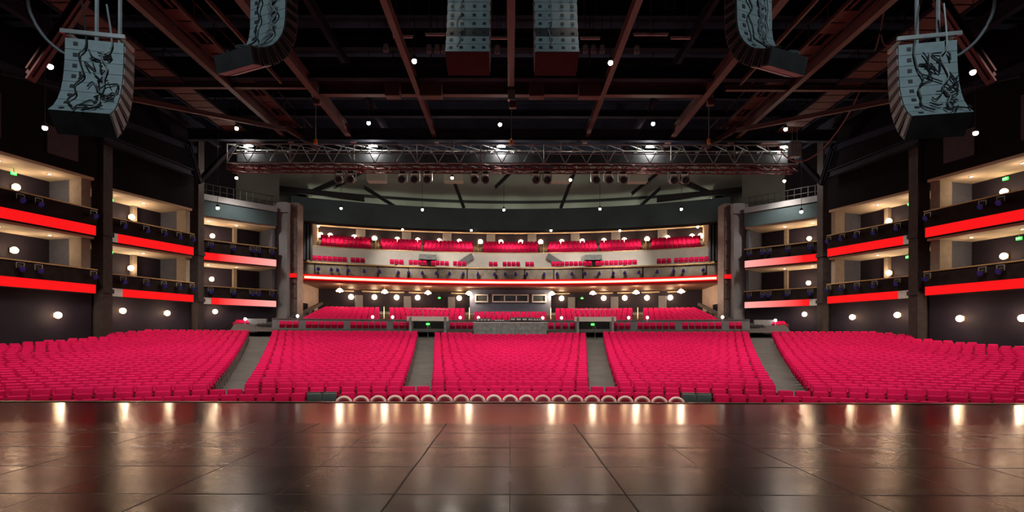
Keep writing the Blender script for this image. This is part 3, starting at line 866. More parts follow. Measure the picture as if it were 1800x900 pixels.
# four black chairs in two pairs
def make_black_chair():
    t = thing('black_chair', '', 'chair')
    MB().rbox((0, 0.16, 0.72), (0.50, 0.09, 0.44), 0.03, 2, Matrix.Rotation(R_(-10), 4, 'X')).build('backrest', M['black_chair'], t, smooth=True)
    MB().rbox((0, -0.03, 0.47), (0.50, 0.46, 0.10), 0.03, 2).build('seat_cushion', M['black_chair'], t, smooth=True)
    MB().box((0, 0.205, 0.955), (0.50, 0.07, 0.045)).build('top_rail', M['steel'], t)
    for s in (-1, 1):
        MB().rbox((s * 0.29, 0.0, 0.68), (0.045, 0.36, 0.04), 0.01, 1).build('armrest', M['black_metal'], t)
        MB().tube([(s * 0.29, -0.18, 0), (s * 0.29, -0.16, 0.67)], 0.018).build('leg', M['black_metal'], t)
        MB().tube([(s * 0.29, 0.22, 0), (s * 0.29, 0.17, 0.98)], 0.018).build('leg', M['black_metal'], t)
    return t
bk = placer(make_black_chair())
for px, sd, nm in ((552, 'left', 'outer'), (578, 'left', 'inner'), (1213, 'right', 'inner'), (1239, 'right', 'outer')):
    th = angpx(19.9, px); p = pol(31.9, th)
    bk((p.x, p.y, floor_z(20) + E + 0.0), -th, f'black padded chair among the red front seats, {nm} one of the {sd} pair', 'black chairs in the front rows')

# every other seat of the hall is one mass
back, cush = seat_parts(False)
tpl = MB()
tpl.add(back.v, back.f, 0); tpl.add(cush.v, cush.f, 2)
tpl.box((0.28, 0.06, 0.33), (0.035, 0.24, 0.66), mi=1)
TV = np.array([tuple(v) for v in tpl.v]); TF = tpl.f; TMI = tpl.mi
inst = []
for st, p, px in keep:
    if id(st) not in near and (st[3] is not None or -20 < px < 1820):
        inst.append((p.x, p.y, floor_z(st[0]) + E, -st[1], 1.0))
# terrace seats
TBL = [(532, 667), (684, 817), (833, 961), (976, 1112), (1130, 1262)]
for i in range(-1, 13):
    d = 52.5 if i < 0 else 54.3 + 0.95 * i
    z = (1.5 if i < 0 else ter_top(d)) - 0.95
    for bi, (a, b) in enumerate(TBL):
        if i < 0: a, b = ((490, 722), None, None, None, (1076, 1305))[bi] if bi in (0, 4) else ((a, b) if False else (0, 0))
        if i >= 0 and bi == 0: a += max(0, (d - 55) * 3.6)
        if i >= 0 and bi == 4: b -= max(0, (d - 55) * 3.6)
        if i > 8 and bi == 2: continue
        if b <= a: continue
        for n, th in enumerate(in_arc_rows(d, angpx(d, a), angpx(d, b))):
            if i < 0 and n % 7 == 3: continue
            px = proj(Vector((*pol(12 + d, th).xy, z + E)))[0]
            if 0 <= i < 3 and (716 < px < 788 or 1010 < px < 1082): continue
            p = pol(12 + d, th); inst.append((p.x, p.y, z + E, -th, 1.0))
for a, b in ((790, 832), (962, 1012)):
    for th in in_arc_rows(52.5, angpx(52.5, a), angpx(52.5, b)):
        p = pol(64.5, th); inst.append((p.x, p.y, 0.55 + E, -th, 1.0))
def angb(R, px):
    k = (px - CX) / F
    A, B_, C_ = 1 + k * k, -2 * BC, BC * BC - R * R
    y = (-B_ + math.sqrt(B_ * B_ - 4 * A * C_)) / (2 * A)
    return math.atan2(k * y, y - BC)
def arc_b(R, a, b):
    lo, hi = angb(R, a), angb(R, b)
    n = int((hi - lo) * R / 0.56)
    a0 = (lo + hi - n * 0.56 / R) / 2
    return [a0 + (i + 0.5) * 0.56 / R for i in range(n)]
for a, b in ((546, 612), (614, 643), (681, 713), (716, 752), (756, 790), (793, 822), (856, 877), (879, 918), (920, 941), (968, 1040), (1043, 1122), (1153, 1180), (1183, 1247)):
    for th in arc_b(54.6, a, b):
        p = pol(54.6, th, BC); inst.append((p.x, p.y, 8.6 + E, -th, 1.0))
for i in range(8):
    R = 59.0 + 0.95 * i
    for a, b in ((562, 653), (668, 742), (743, 833), (848, 947), (962, 1050), (1052, 1128), (1142, 1232)):
        for th in arc_b(R, a, b):
            p = pol(R, th, BC); inst.append((p.x, p.y, 11.75 + 0.33 * i - 0.95 + E, -th, 1.0))
# seats in the side rear corners
for s in (-1, 1):
    for k in range(5):
        p = P(395 + k * 9.5, 570, 52.0); inst.append((s * -p.x, 52.0, 0.75 + E, -s * 0.3, 1.0))
nv = len(TV)
allv = np.empty((len(inst) * nv, 3))
for i, (x, y, z, a, sc_) in enumerate(inst):
    c, s_ = math.cos(a), math.sin(a)
    allv[i * nv:(i + 1) * nv, 0] = TV[:, 0] * c - TV[:, 1] * s_ + x
    allv[i * nv:(i + 1) * nv, 1] = TV[:, 0] * s_ + TV[:, 1] * c + y
    allv[i * nv:(i + 1) * nv, 2] = TV[:, 2] + z
me = bpy.data.meshes.new('theatre_seats')
fs = [[j + i * nv for j in f] for i in range(len(inst)) for f in TF]
me.from_pydata(allv.tolist(), [], fs)
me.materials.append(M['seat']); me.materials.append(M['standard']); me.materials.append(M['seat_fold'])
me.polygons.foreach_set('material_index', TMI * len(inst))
me.update()
o = bpy.data.objects.new('theatre_seats', me); COL.objects.link(o)
tag(o, 'mass of red theatre seats filling the blocks, terrace and balcony behind the front rows', 'seats')
o['kind'] = 'stuff'
print('seats in mass', len(inst), 'individual', len(near))

# ------------------------------------------------------------------ ceiling, beams, catwalks
struct(MB().box((0, 34, 24 + E), (90, 80, 0.4)).build('ceiling', M['ceiling']))
ZB = 17.0
def along(a, y0, y1, w, h, m, z=ZB, I=True):
    mb = MB()
    (mb.ibeam if I else mb.beam)((a * z, y0, z + E), (a * z, y1, z + E), w, h)
    return struct(mb.build('beam', M[m]))
for s in (-1, 1):
    along(s * 0.374, 18, 47, 0.34, 0.5, 'beam')
    along(s * 0.60, 18, 58, 0.3, 0.6, 'beam_dark', 19)
    along(s * 0.79, 20, 47, 0.45, 0.7, 'beam')
    along(s * 0.90, 18, 36, 0.12, 0.2, 'beam')
    along(s * 1.11, 18, 47, 0.36, 0.6, 'beam')
    along(s * 1.50, 18, 50, 0.4, 0.8, 'beam_dark', 18)
    # catwalks: planked deck and two edge rails each
    for a, w, z, nm in ((1.327, 1.9, 17.2, 'wide outer'), (1.03, 1.05, 17.6, 'narrow inner')):
        c = thing('catwalk', f'{nm} red-brown ceiling catwalk on the {SIDE[s]} side of the hall', 'catwalk', (s * a * z, 22, z + E), 0, 'catwalks under the ceiling')
        y = 0.0
        mb = MB().beam((0, 0, 0.06), (0, 26, 0.06), 0.14, 0.1); k = 0
        while y < 26:
            L_ = 1.15
            if k % 3 != 2 or w > 1.5:
                mb.box((0, y + L_ / 2, 0), (w * 0.9, L_ - 0.12, 0.07))
            y += L_; k += 1
        mb.build('deck', M['plank'], c)
        for e in (-1, 1):
            r = MB().beam((e * w / 2, 0, -0.05), (e * w / 2, 26, -0.05), 0.1, 0.22)
            r.beam((e * w / 2, 0, 1.0), (e * w / 2, 26, 1.0), 0.05, 0.05)
            for q in range(14): r.beam((e * w / 2, q * 2, 0), (e * w / 2, q * 2, 1.0), 0.05, 0.05)
            r.build('side_rail', M['beam_dark'] if w > 1.5 else M['beam'], c)
struct(MB().beam((0, 18, ZB + E), (0, 36, ZB + E), 0.42, 0.5).build('beam', M['beam']))
for (py, x0, x1, w, h, m, z) in ((152, 215, 548, 0.3, 0.3, 'beam', 17.0), (154, 1275, 1585, 0.3, 0.3, 'beam', 17.0), (128, 60, 1740, 0.5, 0.9, 'beam_dark', 17.6),
                                 (158, 560, 1240, 0.5, 0.8, 'beam', 17.2), (238, 330, 1470, 0.5, 0.9, 'beam_dark', 16.9), (78, 520, 1280, 0.4, 0.6, 'beam_dark', 19.5), (200, 400, 1400, 0.4, 0.5, 'beam_dark', 18.5)):
    Y = F * z / (CY - py)
    a, b = P(x0, py, Y), P(x1, py, Y)
    struct(MB().ibeam(a, b, w, h).build('beam', M[m]))
for k in range(10):       # joists of the roof deck
    y = 20 + k * 4.2
    struct(MB().ibeam((-44, y, 22.6 + E), (44, y, 22.6 + E), 0.4, 1.4, 0.12).build('beam', M['beam_dark']))
for a, b, Y0, Y1, w, m in (((150, -10), (52, 135), 24, 24, 0.45, 'beam'), ((213, 172), (500, 228), 33, 42, 0.22, 'beam'), ((0, 128), (160, 165), 30, 34, 0.2, 'beam_dark'),
                           ((180, 245), (335, 305), 38, 46, 0.5, 'beam_dark'), ((330, 255), (350, 320), 46, 47, 0.5, 'beam_dark'), ((420, 245), (350, 320), 46, 48, 0.35, 'beam_dark'),
                           ((500, 225), (560, 262), 44, 46, 0.3, 'beam')):
    for s in (-1, 1):
        p, q = P(*a, Y0), P(*b, Y1)
        if s > 0: p.x, q.x = -p.x, -q.x
        struct(MB().ibeam(p, q, w, w, 0.08).build('beam', M[m]))
for k, (x, y) in enumerate(((707, 66), (764, 62), (876, 68), (1036, 68), (1130, 61), (1155, 61), (1195, 67))):
    p = P(x, y, F * 18.6 / (CY - y))
    t = thing('ceiling_tube_fitting', f'pale horizontal tube fitting under the dark centre ceiling, {ordw(k + 1)} from the left', 'fitting', p, 0, 'tube fittings under the ceiling')
    MB().tube([(-0.6, 0, 0), (0.6, 0, 0)], 0.06, 8).build('tube', M['white_frame'], t)
    MB().rbox((0, 0, 0.1), (1.3, 0.14, 0.08), 0.02, 1).tube([(-0.4, 0, 0.1), (-0.4, 0, 5.0)], 0.015, 4).tube([(0.4, 0, 0.1), (0.4, 0, 5.0)], 0.015, 4).build('housing', M['steel'], t)
for k, (x, y) in enumerate(((677, 85), (753, 86), (767, 86), (779, 86), (873, 87), (1028, 86), (1042, 86), (1057, 86), (1118, 87))):
    p = P(x, y, F * 18.2 / (CY - y))
    t = thing('ceiling_can_light', f'small unlit grey can light under the ceiling, {ordw(k + 1)} from the left', 'lamp', p, 0, 'unlit can lights under the ceiling')
    MB().lathe([(0.05, 0.26), (0.15, 0.22), (0.17, -0.22), (0.12, -0.22), (0.11, -0.1)], 10).build('can', M['spk_side_grey'], t, smooth=True)
    MB().tube([(0, 0, 0.24), (0, 0, 5.4)], 0.02, 5).build('stem', M['black_metal'], t)
# boxes along the red centre cross-beam
for k, px in enumerate((690, 757, 942, 1035)):
    p = P(px, 158, 36.8)
    o = MB().rbox(p, (1.5 if k % 2 else 1.0, 0.7, 1.1), 0.04, 1).box((p.x, p.y, p.z + 0.7), (0.2, 0.2, 0.6)).tube([p, (p.x, p.y, 23.8 + E)], 0.04)
    tag(o.build('winch_box', M['beam']), f'red-brown motor box on the centre cross-beam, {ordw(k + 1)} from the left', 'motor box', 'motor boxes on the centre cross-beam')
# chain hoists with orange hooks
for k, (px, py0, py1) in enumerate(((554, 155, 250), (898, 160, 250), (1245, 155, 248))):
    Y = 43.5
    p = P(px, py0 + 8, 38 if k != 1 else 37)
    t = thing('chain_hoist', f'chain hoist hanging over the long truss, {("left", "middle", "right")[k]} of three', 'hoist', (p.x, p.y, p.z), 0, 'chain hoists above the truss')
    MB().rbox((0, 0, 0), (0.5, 0.45, 0.7), 0.05, 2).box((0, 0, 0.5), (0.15, 0.15, 0.4)).build('motor', M['steel'], t)
    MB().rbox((0.1, -0.05, -0.65), (0.5, 0.4, 0.5), 0.06, 2).build('chain_bag', M['beam'], t)
    zz = P(px, py1, p.y).z - p.z
    MB().tube([(0, 0, -0.3), (0, 0, zz)], 0.025, 5).build('chain', M['steel'], t)
    MB().lathe([(0.02, 0.25), (0.12, 0.15), (0.13, -0.1), (0.03, -0.2)], 8, Matrix.Translation((0, 0, zz))).build('hook', M['orange'], t)

# ------------------------------------------------------------------ lighting truss
def truss(x0, x1, y, z0, z1, depth, r, mname, bay, label, mid=True):
    t = thing('lighting_truss', label, 'truss', (0, y, z0))
    for (yy, zz) in ((0, 0), (0, z1 - z0), (depth, 0), (depth, z1 - z0)):
        MB().tube([(x0, yy, zz), (x1, yy, zz)], r, 6).build('chord', M[mname], t)
    if mid: MB().tube([(x0, 0, (z1 - z0) / 2), (x1, 0, (z1 - z0) / 2)], r * 0.7, 6).build('middle_rail', M[mname], t)
    lat = MB(); n = int((x1 - x0) / bay); h = z1 - z0
    for yy in (0, depth):
        for i in range(n):
            a, b = x0 + (x1 - x0) * i / n, x0 + (x1 - x0) * (i + 1) / n; m_ = (a + b) / 2
            lat.tube([(a, yy, 0), (m_, yy, h)], r * 0.7, 5).tube([(m_, yy, h), (b, yy, 0)], r * 0.7, 5)
            if yy == 0 and i % 3 == 0: lat.tube([(a, 0, 0), (a, 0, h)], r, 5)
    for i in range(n):
        a, b = x0 + (x1 - x0) * i / n, x0 + (x1 - x0) * (i + 1) / n
        lat.tube([(a, 0, h), (b, depth, h)], r * 0.7, 5).tube([(a, 0, 0), (b, depth, 0)], r * 0.7, 5)
    lat.build('lattice', M[mname], t)
    if mid:
        MB().box(((x0 + x1) / 2, depth * 0.75, h * 0.45), (x1 - x0 - 0.6, 0.06, h * 0.7)).build('light_catch_panel', M['catch_panel'], t)  # panel added inside the truss to catch the lamps' pools of light
    return t
TY = 45.0
tl, tr_ = P(398, 287, TY), P(1402, 254, TY)
truss(tl.x, tr_.x, TY, tl.z, tr_.z, 1.5, 0.06, 'truss', 1.72, 'long aluminium box truss spanning the hall with lit sections')
t2l, t2r = P(398, 299, TY), P(1402, 290, TY)
truss(t2l.x, t2r.x, TY, t2l.z, t2r.z - 0.05, 0.9, 0.05, 'truss_red', 1.2, 'slim red-tinted truss hung directly below the long aluminium truss', False)
# work lights shining on the added panel inside the truss
for k, px in enumerate((436, 655, 880, 1142, 1378)):
    p = P(px, 256, TY + 0.8)
    t = thing('work_light', f'work light inside the long truss, {ordw(k + 1)} from the left', 'lamp', p, 0, 'work lights inside the truss')
    MB().rbox((0, 0, 0), (0.5, 0.3, 0.12), 0.03, 1).build('housing', M['steel'], t)
    MB().box((0, 0, -0.08), (0.7, 0.22, 0.05)).build('lens', M['white_bulb'], t)
    light('POINT', 'truss_glow', p + Vector((0, -0.05, -0.5)), 130 if k in (0, 4) else 230, (1, 0.93, 0.8), 0.12, t)
# moving heads below
def make_mover():
    t = thing('moving_head', '', 'stage light')
    MB().rbox((0, 0, 0), (0.5, 0.35, 0.2), 0.04, 1).tube([(0, 0, 0.1), (0, 0, 0.26)], 0.05).build('base', M['black_metal'], t)
    MB().box((-0.36, 0, -0.35), (0.07, 0.16, 0.75)).box((0.36, 0, -0.35), (0.07, 0.16, 0.75)).box((0, 0, -0.08), (0.78, 0.16, 0.09)).build('yoke', M['steel'], t)
    rx = Matrix.Translation((0, 0, -0.62)) @ Matrix.Rotation(R_(100), 4, 'X')
    h = MB().lathe([(0.02, -0.35), (0.24, -0.32), (0.29, 0.0), (0.34, 0.32), (0.34, 0.38)], 16, rx).build('head', M['spk_side_grey'], t, smooth=True)
    MB().lathe([(0.26, 0.39), (0.35, 0.38), (0.37, 0.41), (0.35, 0.44), (0.26, 0.42)], 16, rx).build('lens_ring', M['truss'], h, smooth=True)
    MB().lathe([(0.27, 0.37), (0.15, 0.42), (0.01, 0.44)], 14, rx).build('lens', M['mover_lens'], h, smooth=True)
    return t
mv = placer(make_mover())
for k, px in enumerate((597, 617, 707, 729, 751, 834, 853, 941, 961, 1046, 1069, 1094, 1182, 1202)):
    p = P(px, 298, TY + 0.45); p.z -= 0.28
    mv(p, 0, f'round stage light hung below the long truss, {ordw(k + 1)} from the left', 'stage lights below the truss')
# loose crates hung in the roof behind the truss
for k, px in enumerate((662, 797, 985, 1120)):
    p = P(px, 309, 58)
    o = MB().rbox(p, (2.0, 1.0, 1.5), 0.05, 1).tube([p + Vector((0, 0, 0.7)), Vector((p.x, p.y, 23.8 + E))], 0.05)
    tag(o.build('equipment_box', M['upper_wall']), f'grey-olive equipment box hung behind the truss, {ordw(k + 1)} from the left', 'box', 'equipment boxes behind the truss')
# speaker box at the right truss end and its drooping cable
p = P(1396, 262, 44)
t = thing('loudspeaker', 'small grey loudspeaker box at the right end of the truss', 'speaker', p)
MB().rbox((0, 0, 0), (0.85, 0.6, 1.25), 0.04, 2).build('cabinet', M['spk_back'], t)
MB().box((0, -0.31, 0), (0.66, 0.03, 1.0)).build('grille', M['spk_side_grey'], t)
MB().tube([(-0.2, 0, 0.6), (-0.2, 0, 2.2)], 0.03).tube([(0.2, 0, 0.6), (0.2, 0, 2.2)], 0.03).build('bracket', M['steel'], t)
pts = [P(x, y, 43 - (280 - y) / 280 * 8) for x, y in ((1556, -8), (1545, 60), (1522, 130), (1490, 200), (1455, 250), (1425, 276), (1400, 283), (1378, 272), (1366, 252))]
def smooth_pts(pts, n=6):
    out = []
    for i in range(len(pts) - 1):
        p0, p1, p2, p3 = pts[max(i - 1, 0)], pts[i], pts[i + 1], pts[min(i + 2, len(pts) - 1)]
        for k in range(n):
            t_ = k / n
            out.append(0.5 * ((2 * p1) + (p2 - p0) * t_ + (2 * p0 - 5 * p1 + 4 * p2 - p3) * t_ ** 2 + (3 * p1 - p0 - 3 * p2 + p3) * t_ ** 3))
    return out + [pts[-1]]
tag(MB().tube(smooth_pts(pts), 0.055, 6).build('cable', M['cable_red'], smooth=True), 'long drooping reddish cable running from the ceiling to the right truss end', 'cable')
pts = [P(x, y, 26) for x, y in ((1620, -10), (1608, 40), (1585, 68), (1556, 78), (1548, 60))]
tag(MB().tube(smooth_pts(pts), 0.035, 6).build('cable', M['cable_red'], smooth=True), 'short looped cable high up left of the right outer speaker array', 'cable')

# ------------------------------------------------------------------ loudspeaker line arrays
def array(name_label, top, yaw, n, w, h, dep, phis, side_mat, gaps=(), cables=2, seed=1, frame=True, under='spk_side', handles=1):
    rnd = random.Random(seed)
    t = thing('line_array', name_label, 'speaker array', top, yaw, 'hanging loudspeaker arrays')
    # local: front +Y, back -Y; p is the back edge top of the running cabinet
    p = Vector((0, -dep / 2, 0))
    backs = []
    for k in range(n):
        ph = R_(phis(k))
        rot = Matrix.Rotation(-ph, 4, 'X')
        dn = Vector((0, -math.sin(ph), -math.cos(ph)))
        fw = Vector((0, math.cos(ph), -math.sin(ph)))
        c = p + dn * (h / 2) + fw * (dep / 2)
        if True:
            hb = h * 0.96
            m = Matrix.Translation(c) @ rot
            # wedge: front face taller than the back
            q = 1.12
            vs = [(-w / 2, -dep / 2, -hb / 2), (w / 2, -dep / 2, -hb / 2), (w / 2, -dep / 2, hb / 2), (-w / 2, -dep / 2, hb / 2),
                  (-w / 2, dep / 2, -hb / 2 * q), (w / 2, dep / 2, -hb / 2 * q), (w / 2, dep / 2, hb / 2 * q), (-w / 2, dep / 2, hb / 2 * q)]
            mb = MB().add(vs, [(0, 1, 2, 3)], 0, m)
            mb.add(vs, [(1, 5, 6, 2), (4, 0, 3, 7), (5, 4, 7, 6), (3, 2, 6, 7)], 1, m)
            mb.add(vs, [(0, 4, 5, 1)], 2, m)
            cab = mb.build('speaker_cabinet', [M['spk_side' if k in gaps else 'spk_back'], M[side_mat], M[under]], t)
            for hx in ([-0.32] if handles == 1 else [-0.38, -0.14, 0.14, 0.38]):
                MB().box((0, 0, 0), (0.12 * w, 0.03, h * 0.3), mtx=Matrix.Translation((hx * w, -dep / 2 - 0.005, 0)), mi=0)
                o = MB().add([Vector(v) for v in ((-.05, -.015, -.04), (.05, -.015, -.04), (.05, -.015, .05), (-.05, -.015, .05), (-.05, .01, -.04), (.05, .01, -.04), (.05, .01, .05), (-.05, .01, .05))],
                             [(0, 1, 2, 3), (4, 7, 6, 5), (0, 4, 5, 1), (2, 6, 7, 3), (1, 5, 6, 2), (0, 3, 7, 4)], 0, m @ Matrix.Translation((hx * w, -dep / 2, 0)))
                o.build('handle', M['black_metal'], cab)
            # seam plates down both flanks
            for e in (-1, 1):
                MB().add([Vector((a * 0.012, b, c_)) for a in (-1, 1) for b in (-dep * .42, dep * .42) for c_ in (-hb * .3, hb * .3)], CUBE_F, 0, m @ Matrix.Translation((e * (w / 2 + 0.004), 0, 0))).build('rigging_plate', M['spk_side_grey'] if side_mat != 'spk_side_grey' else M['black_metal'], cab)
        backs.append((p + dn * (h / 2), -fw))
        p = p + dn * h
    for q in range(cables):
        x0 = (-0.08 + 0.42 * q - 0.1) * w
        pts = [Vector((x0, -dep / 2 - 0.1, 0.9))]
        for (b, nrm) in backs:
            pts.append(b + nrm * (0.05 + 0.05 * rnd.random()) + Vector((x0 + rnd.uniform(-0.09, 0.09) * w, 0, 0)))
        MB().tube(smooth_pts(pts, 4), 0.022, 5).build('cable', M['cable_dark'] if (q % 2 == 0 and handles == 1) else M['cable'], t, smooth=True)
    if handles == 1:      # loose loops of cable against the cabinets
        for (b, nrm) in backs[len(backs) // 5:]:
            for rep in range(3):
                cx = rnd.uniform(-0.12, 0.36) * w
                u = Vector((1, 0, 0)); v = u.cross(nrm)
                if seed in (2, 3):
                    rr = rnd.uniform(0.06, 0.11)
                    lp = [b + nrm * 0.06 + u * (0.15 * w + rr * math.cos(a) + 0.03 * rep) + v * (rr * math.sin(a) * 1.2) for a in [q * math.pi / 5 for q in range(9)]]
                else:
                    lp = [b + nrm * (0.04 + 0.05 * rnd.random()) + u * (cx + rnd.uniform(-0.2, 0.2)) + v * (rnd.uniform(-0.16, 0.16)) for a in range(4)]
                MB().tube(smooth_pts(lp, 4), 0.016 if seed in (2, 3) else 0.017, 4).build('cable_loop', M['cable'] if seed in (2, 3) else M['cable_dark'], t)
    if frame:
        f = MB().beam((-w * 0.55, -dep * 0.62, 0.12), (w * 0.55, -dep * 0.62, 0.12), 0.07, 0.1)
        f.beam((-w * 0.45, -dep * 0.6, 0.1), (-w * 0.45, dep * 0.6, 0.14), 0.07, 0.1).beam((w * 0.45, -dep * 0.6, 0.1), (w * 0.45, dep * 0.6, 0.14), 0.07, 0.1)
        f.beam((-w * 0.45, dep * 0.5, 0.14), (w * 0.45, dep * 0.5, 0.14), 0.07, 0.1)
        f.build('rigging_frame', M['steel'], t)
    MB().tube([(-0.1, 0, 0.1), (-0.1, 0, 9)], 0.05, 6).build('hanging_strap', M['cable'], t)
    MB().tube([(0.42, 0.05, 0.1), (0.42, 0.05, 9)], 0.05, 6).build('hanging_strap', M['cable'], t)
    return t
Y_A = 14.0
for s in (-1, 1):
    sd = SIDE[s]
    tp = P(166, 76, Y_A)
    array(f'outer curved loudspeaker array hanging at the {sd} side of the stage front', (s * -tp.x, Y_A + 0.2, tp.z), -s * 0.2, 8, 1.33, 0.29, 0.6, lambda k: 2 + 0.9 * k ** 2.05 * 0.95, 'spk_side', seed=1 + (s > 0) * 3)
    tp = P(472, -46, Y_A)
    array(f'inner hooked loudspeaker array hanging toward the {sd} of the stage front', (s * -tp.x, Y_A + 0.3, tp.z), s * 0.42, 12, 1.25, 0.25, 0.42, lambda k: 1 if k < 5 else 8 + (k - 5) * 11, 'spk_side_grey', seed=2 + (s > 0))
for px, sd, sdn in ((825, 'left', 5), (973, 'right', 6)):
    tp = P(px, -30, 16.5)
    array(f'straight centre loudspeaker array hanging just {sd} of the middle beam', (tp.x, 16.5, tp.z), 0.0, 9, 1.24, 0.31, 0.8, lambda k: 6 + k * 2.2, 'spk_side', gaps=(6,), cables=1, seed=sdn, frame=False, under='spk_under', handles=4)
for s in (-1, 1):      # thick cable loops to the outer arrays
    pts = [P(x, y, 14 + 0.1 * i) for i, (x, y) in enumerate(((45, -12), (52, 25), (75, 65), (105, 92), (122, 98)))]
    for q in pts: q.x *= -s
    tag(MB().tube(smooth_pts(pts), 0.04, 8).build('cable', M['cable_mid'], smooth=True), f'thick cable bundle looping to the {SIDE[s]} outer speaker array', 'cable', 'cable bundles to the outer arrays')

# ------------------------------------------------------------------ lamps
def make_sconce(r):
    t = thing('wall_sconce', '', 'wall light')
    MB().rbox((0, 0.28, 0), (0.22, 0.06, 0.34), 0.03, 1).build('backplate', M['gold'], t)
    MB().tube([(0, 0.27, -0.1), (0, 0.08, -0.16), (0, 0, -r * 0.9)], 0.03, 6).build('arm', M['gold'], t)
    MB().ball((0, 0, 0), r, 14).build('globe', M['globe'], t, smooth=True)
    return t
def sconce_row(pxs, loc, r, group, lab, power, n_out):
    pl = placer(make_sconce(r))
    for k, (px, py, Y) in enumerate(pxs):
        p = P(px, py, Y)
        nrm = n_out(p)
        rz = math.atan2(nrm.y, nrm.x) - math.pi / 2
        t = pl(p, rz, lab(k), group)
        light('POINT', 'sconce_glow', p - nrm * 0.12, power, WARM, r * 0.9, t).location = (0, -0.1, 0)
def side_depth(px, off):
    """depth at which the sight line px meets the side wall line shifted outward by off"""
    k = (px - CX) / F; s = -1 if k < 0 else 1
    best = None
    for b in range(3):
        p0, p1, d, n, ln = bay_frame(b, s)
        a = p0 + n * off
        den = d.x - k * d.y
        if abs(den) < 1e-6: continue
        f = (k * a.y - a.x) / den
        if -0.2 * ln <= f <= 1.15 * ln and best is None: best = a.y + d.y * f
    return best or 45.0
def side_normal(p):
    s = -1 if p.x < 0 else 1
    b = 0 if p.y < 40.5 else (1 if p.y < 50.2 else 2)
    return bay_frame(b, s)[3]
for s in (-1, 1):
    sd = SIDE[s]
    rows = (((102, 556), (216, 548), (294, 552), (378, 549)), ((25, 442), (230, 473), (313, 485), (372, 492)), ((28, 331), (231, 383), (315, 404), (373, 416))) if s < 0 else \
           (((1797, 557), (1687, 558), (1577, 552), (1498, 556), (1414, 551)), ((1764, 448), (1562, 478), (1480, 489), (1421, 496)), ((1764, 335), (1562, 387), (1479, 406), (1422, 418)))
    for lvl, (row, nm) in enumerate(zip(rows, ('ground level', 'lower boxes', 'upper boxes'))):
        off = 0.20 if lvl == 0 else 3.1
        pts = [(px, py, side_depth(px, off)) for px, py in row]
        sconce_row(pts, None, 0.22, 'globe lights on the side walls',
                   (lambda nm, sd: lambda k: f'glowing globe light on the {sd} wall at the {nm}, {ordw(k + 1)} from the stage')(nm, sd), W_SCONCE * (1.0 if lvl == 0 else 1.1), side_normal)
def rear_normal(p): return Vector((p.x, p.y - BC, 0)).normalized()
def rear_depth(px, R):
    k = (px - CX) / F
    A, B_, C_ = 1 + k * k, -2 * BC, BC * BC - R * R
    return (-B_ + math.sqrt(B_ * B_ - 4 * A * C_)) / (2 * A)
low = (617, 658, 697, 734, 807, 987, 1061, 1098, 1137, 1178)
sconce_row([(px, 525 - abs(px - CX) * 0.009, rear_depth(px, 60.5)) for px in low], None, 0.34, 'globe lights on the rear wall below the balcony',
           lambda k: f'glowing globe light on the rear wall below the balcony, {ordw(k + 1)} from the left', W_BACK, rear_normal)
up = (563, 580, 622, 658, 698, 734, 772, 807, 844, 880, 915, 950, 987, 1023, 1061, 1097, 1137, 1173, 1216, 1231)
sconce_row([(px, 425.5 - abs(px - CX) ** 2 * 1.05e-4, rear_depth(px, 67.5)) for px in up], None, 0.36, 'globe lights above the balcony seats',
           lambda k: f'glowing globe light above the balcony seats, {ordw(k + 1)} from the left', W_BACK * 0.8, rear_normal)

def make_pendant():
    t = thing('pendant_lamp', '', 'lamp')
    c = MB().tube([(0, 0, 0), (0, 0, 1)], 0.02, 5).build('cord', M['black_metal'], t); c.location.z = 0.2
    MB().lathe([(0.02, 0.32), (0.10, 0.28), (0.13, 0.08), (0.10, 0.05)], 10).build('socket', M['black_metal'], t)
    MB().ball((0, 0, 0), 0.13, 12).build('bulb', M['bulb'], t, smooth=True)
    return t
pp = placer(make_pendant())
HOUSE = [('front row under the ceiling girders', 15.0, ((727, 108), (1072, 110))),
         ('row above the long truss', 15.0, ((415, 227), (647, 217), (878, 219), (1147, 217), (1380, 226))),
         ('row beside the outer speaker arrays', 13.0, ((87, 119), (1709, 125))),
         ('row high on the side walls', 11.4, ((78, 227), (1714, 232))),
         ('row behind the long truss', 14.6, ((207, 313), (415, 314), (794, 313), (1002, 316), (1378, 317), (1588, 316))),
         ('row along the dark header top', 13.5, ((599, 367), (885, 369), (1054, 367), (1197, 367), (742, 369))),
         ('row below the dark header', 12.2, ((559, 398), (707, 404), (828, 405), (968, 405), (1089, 405), (1226, 398))),
         ('row at the rear corner galleries', 10.6, ((382, 367), (1408, 371)))]
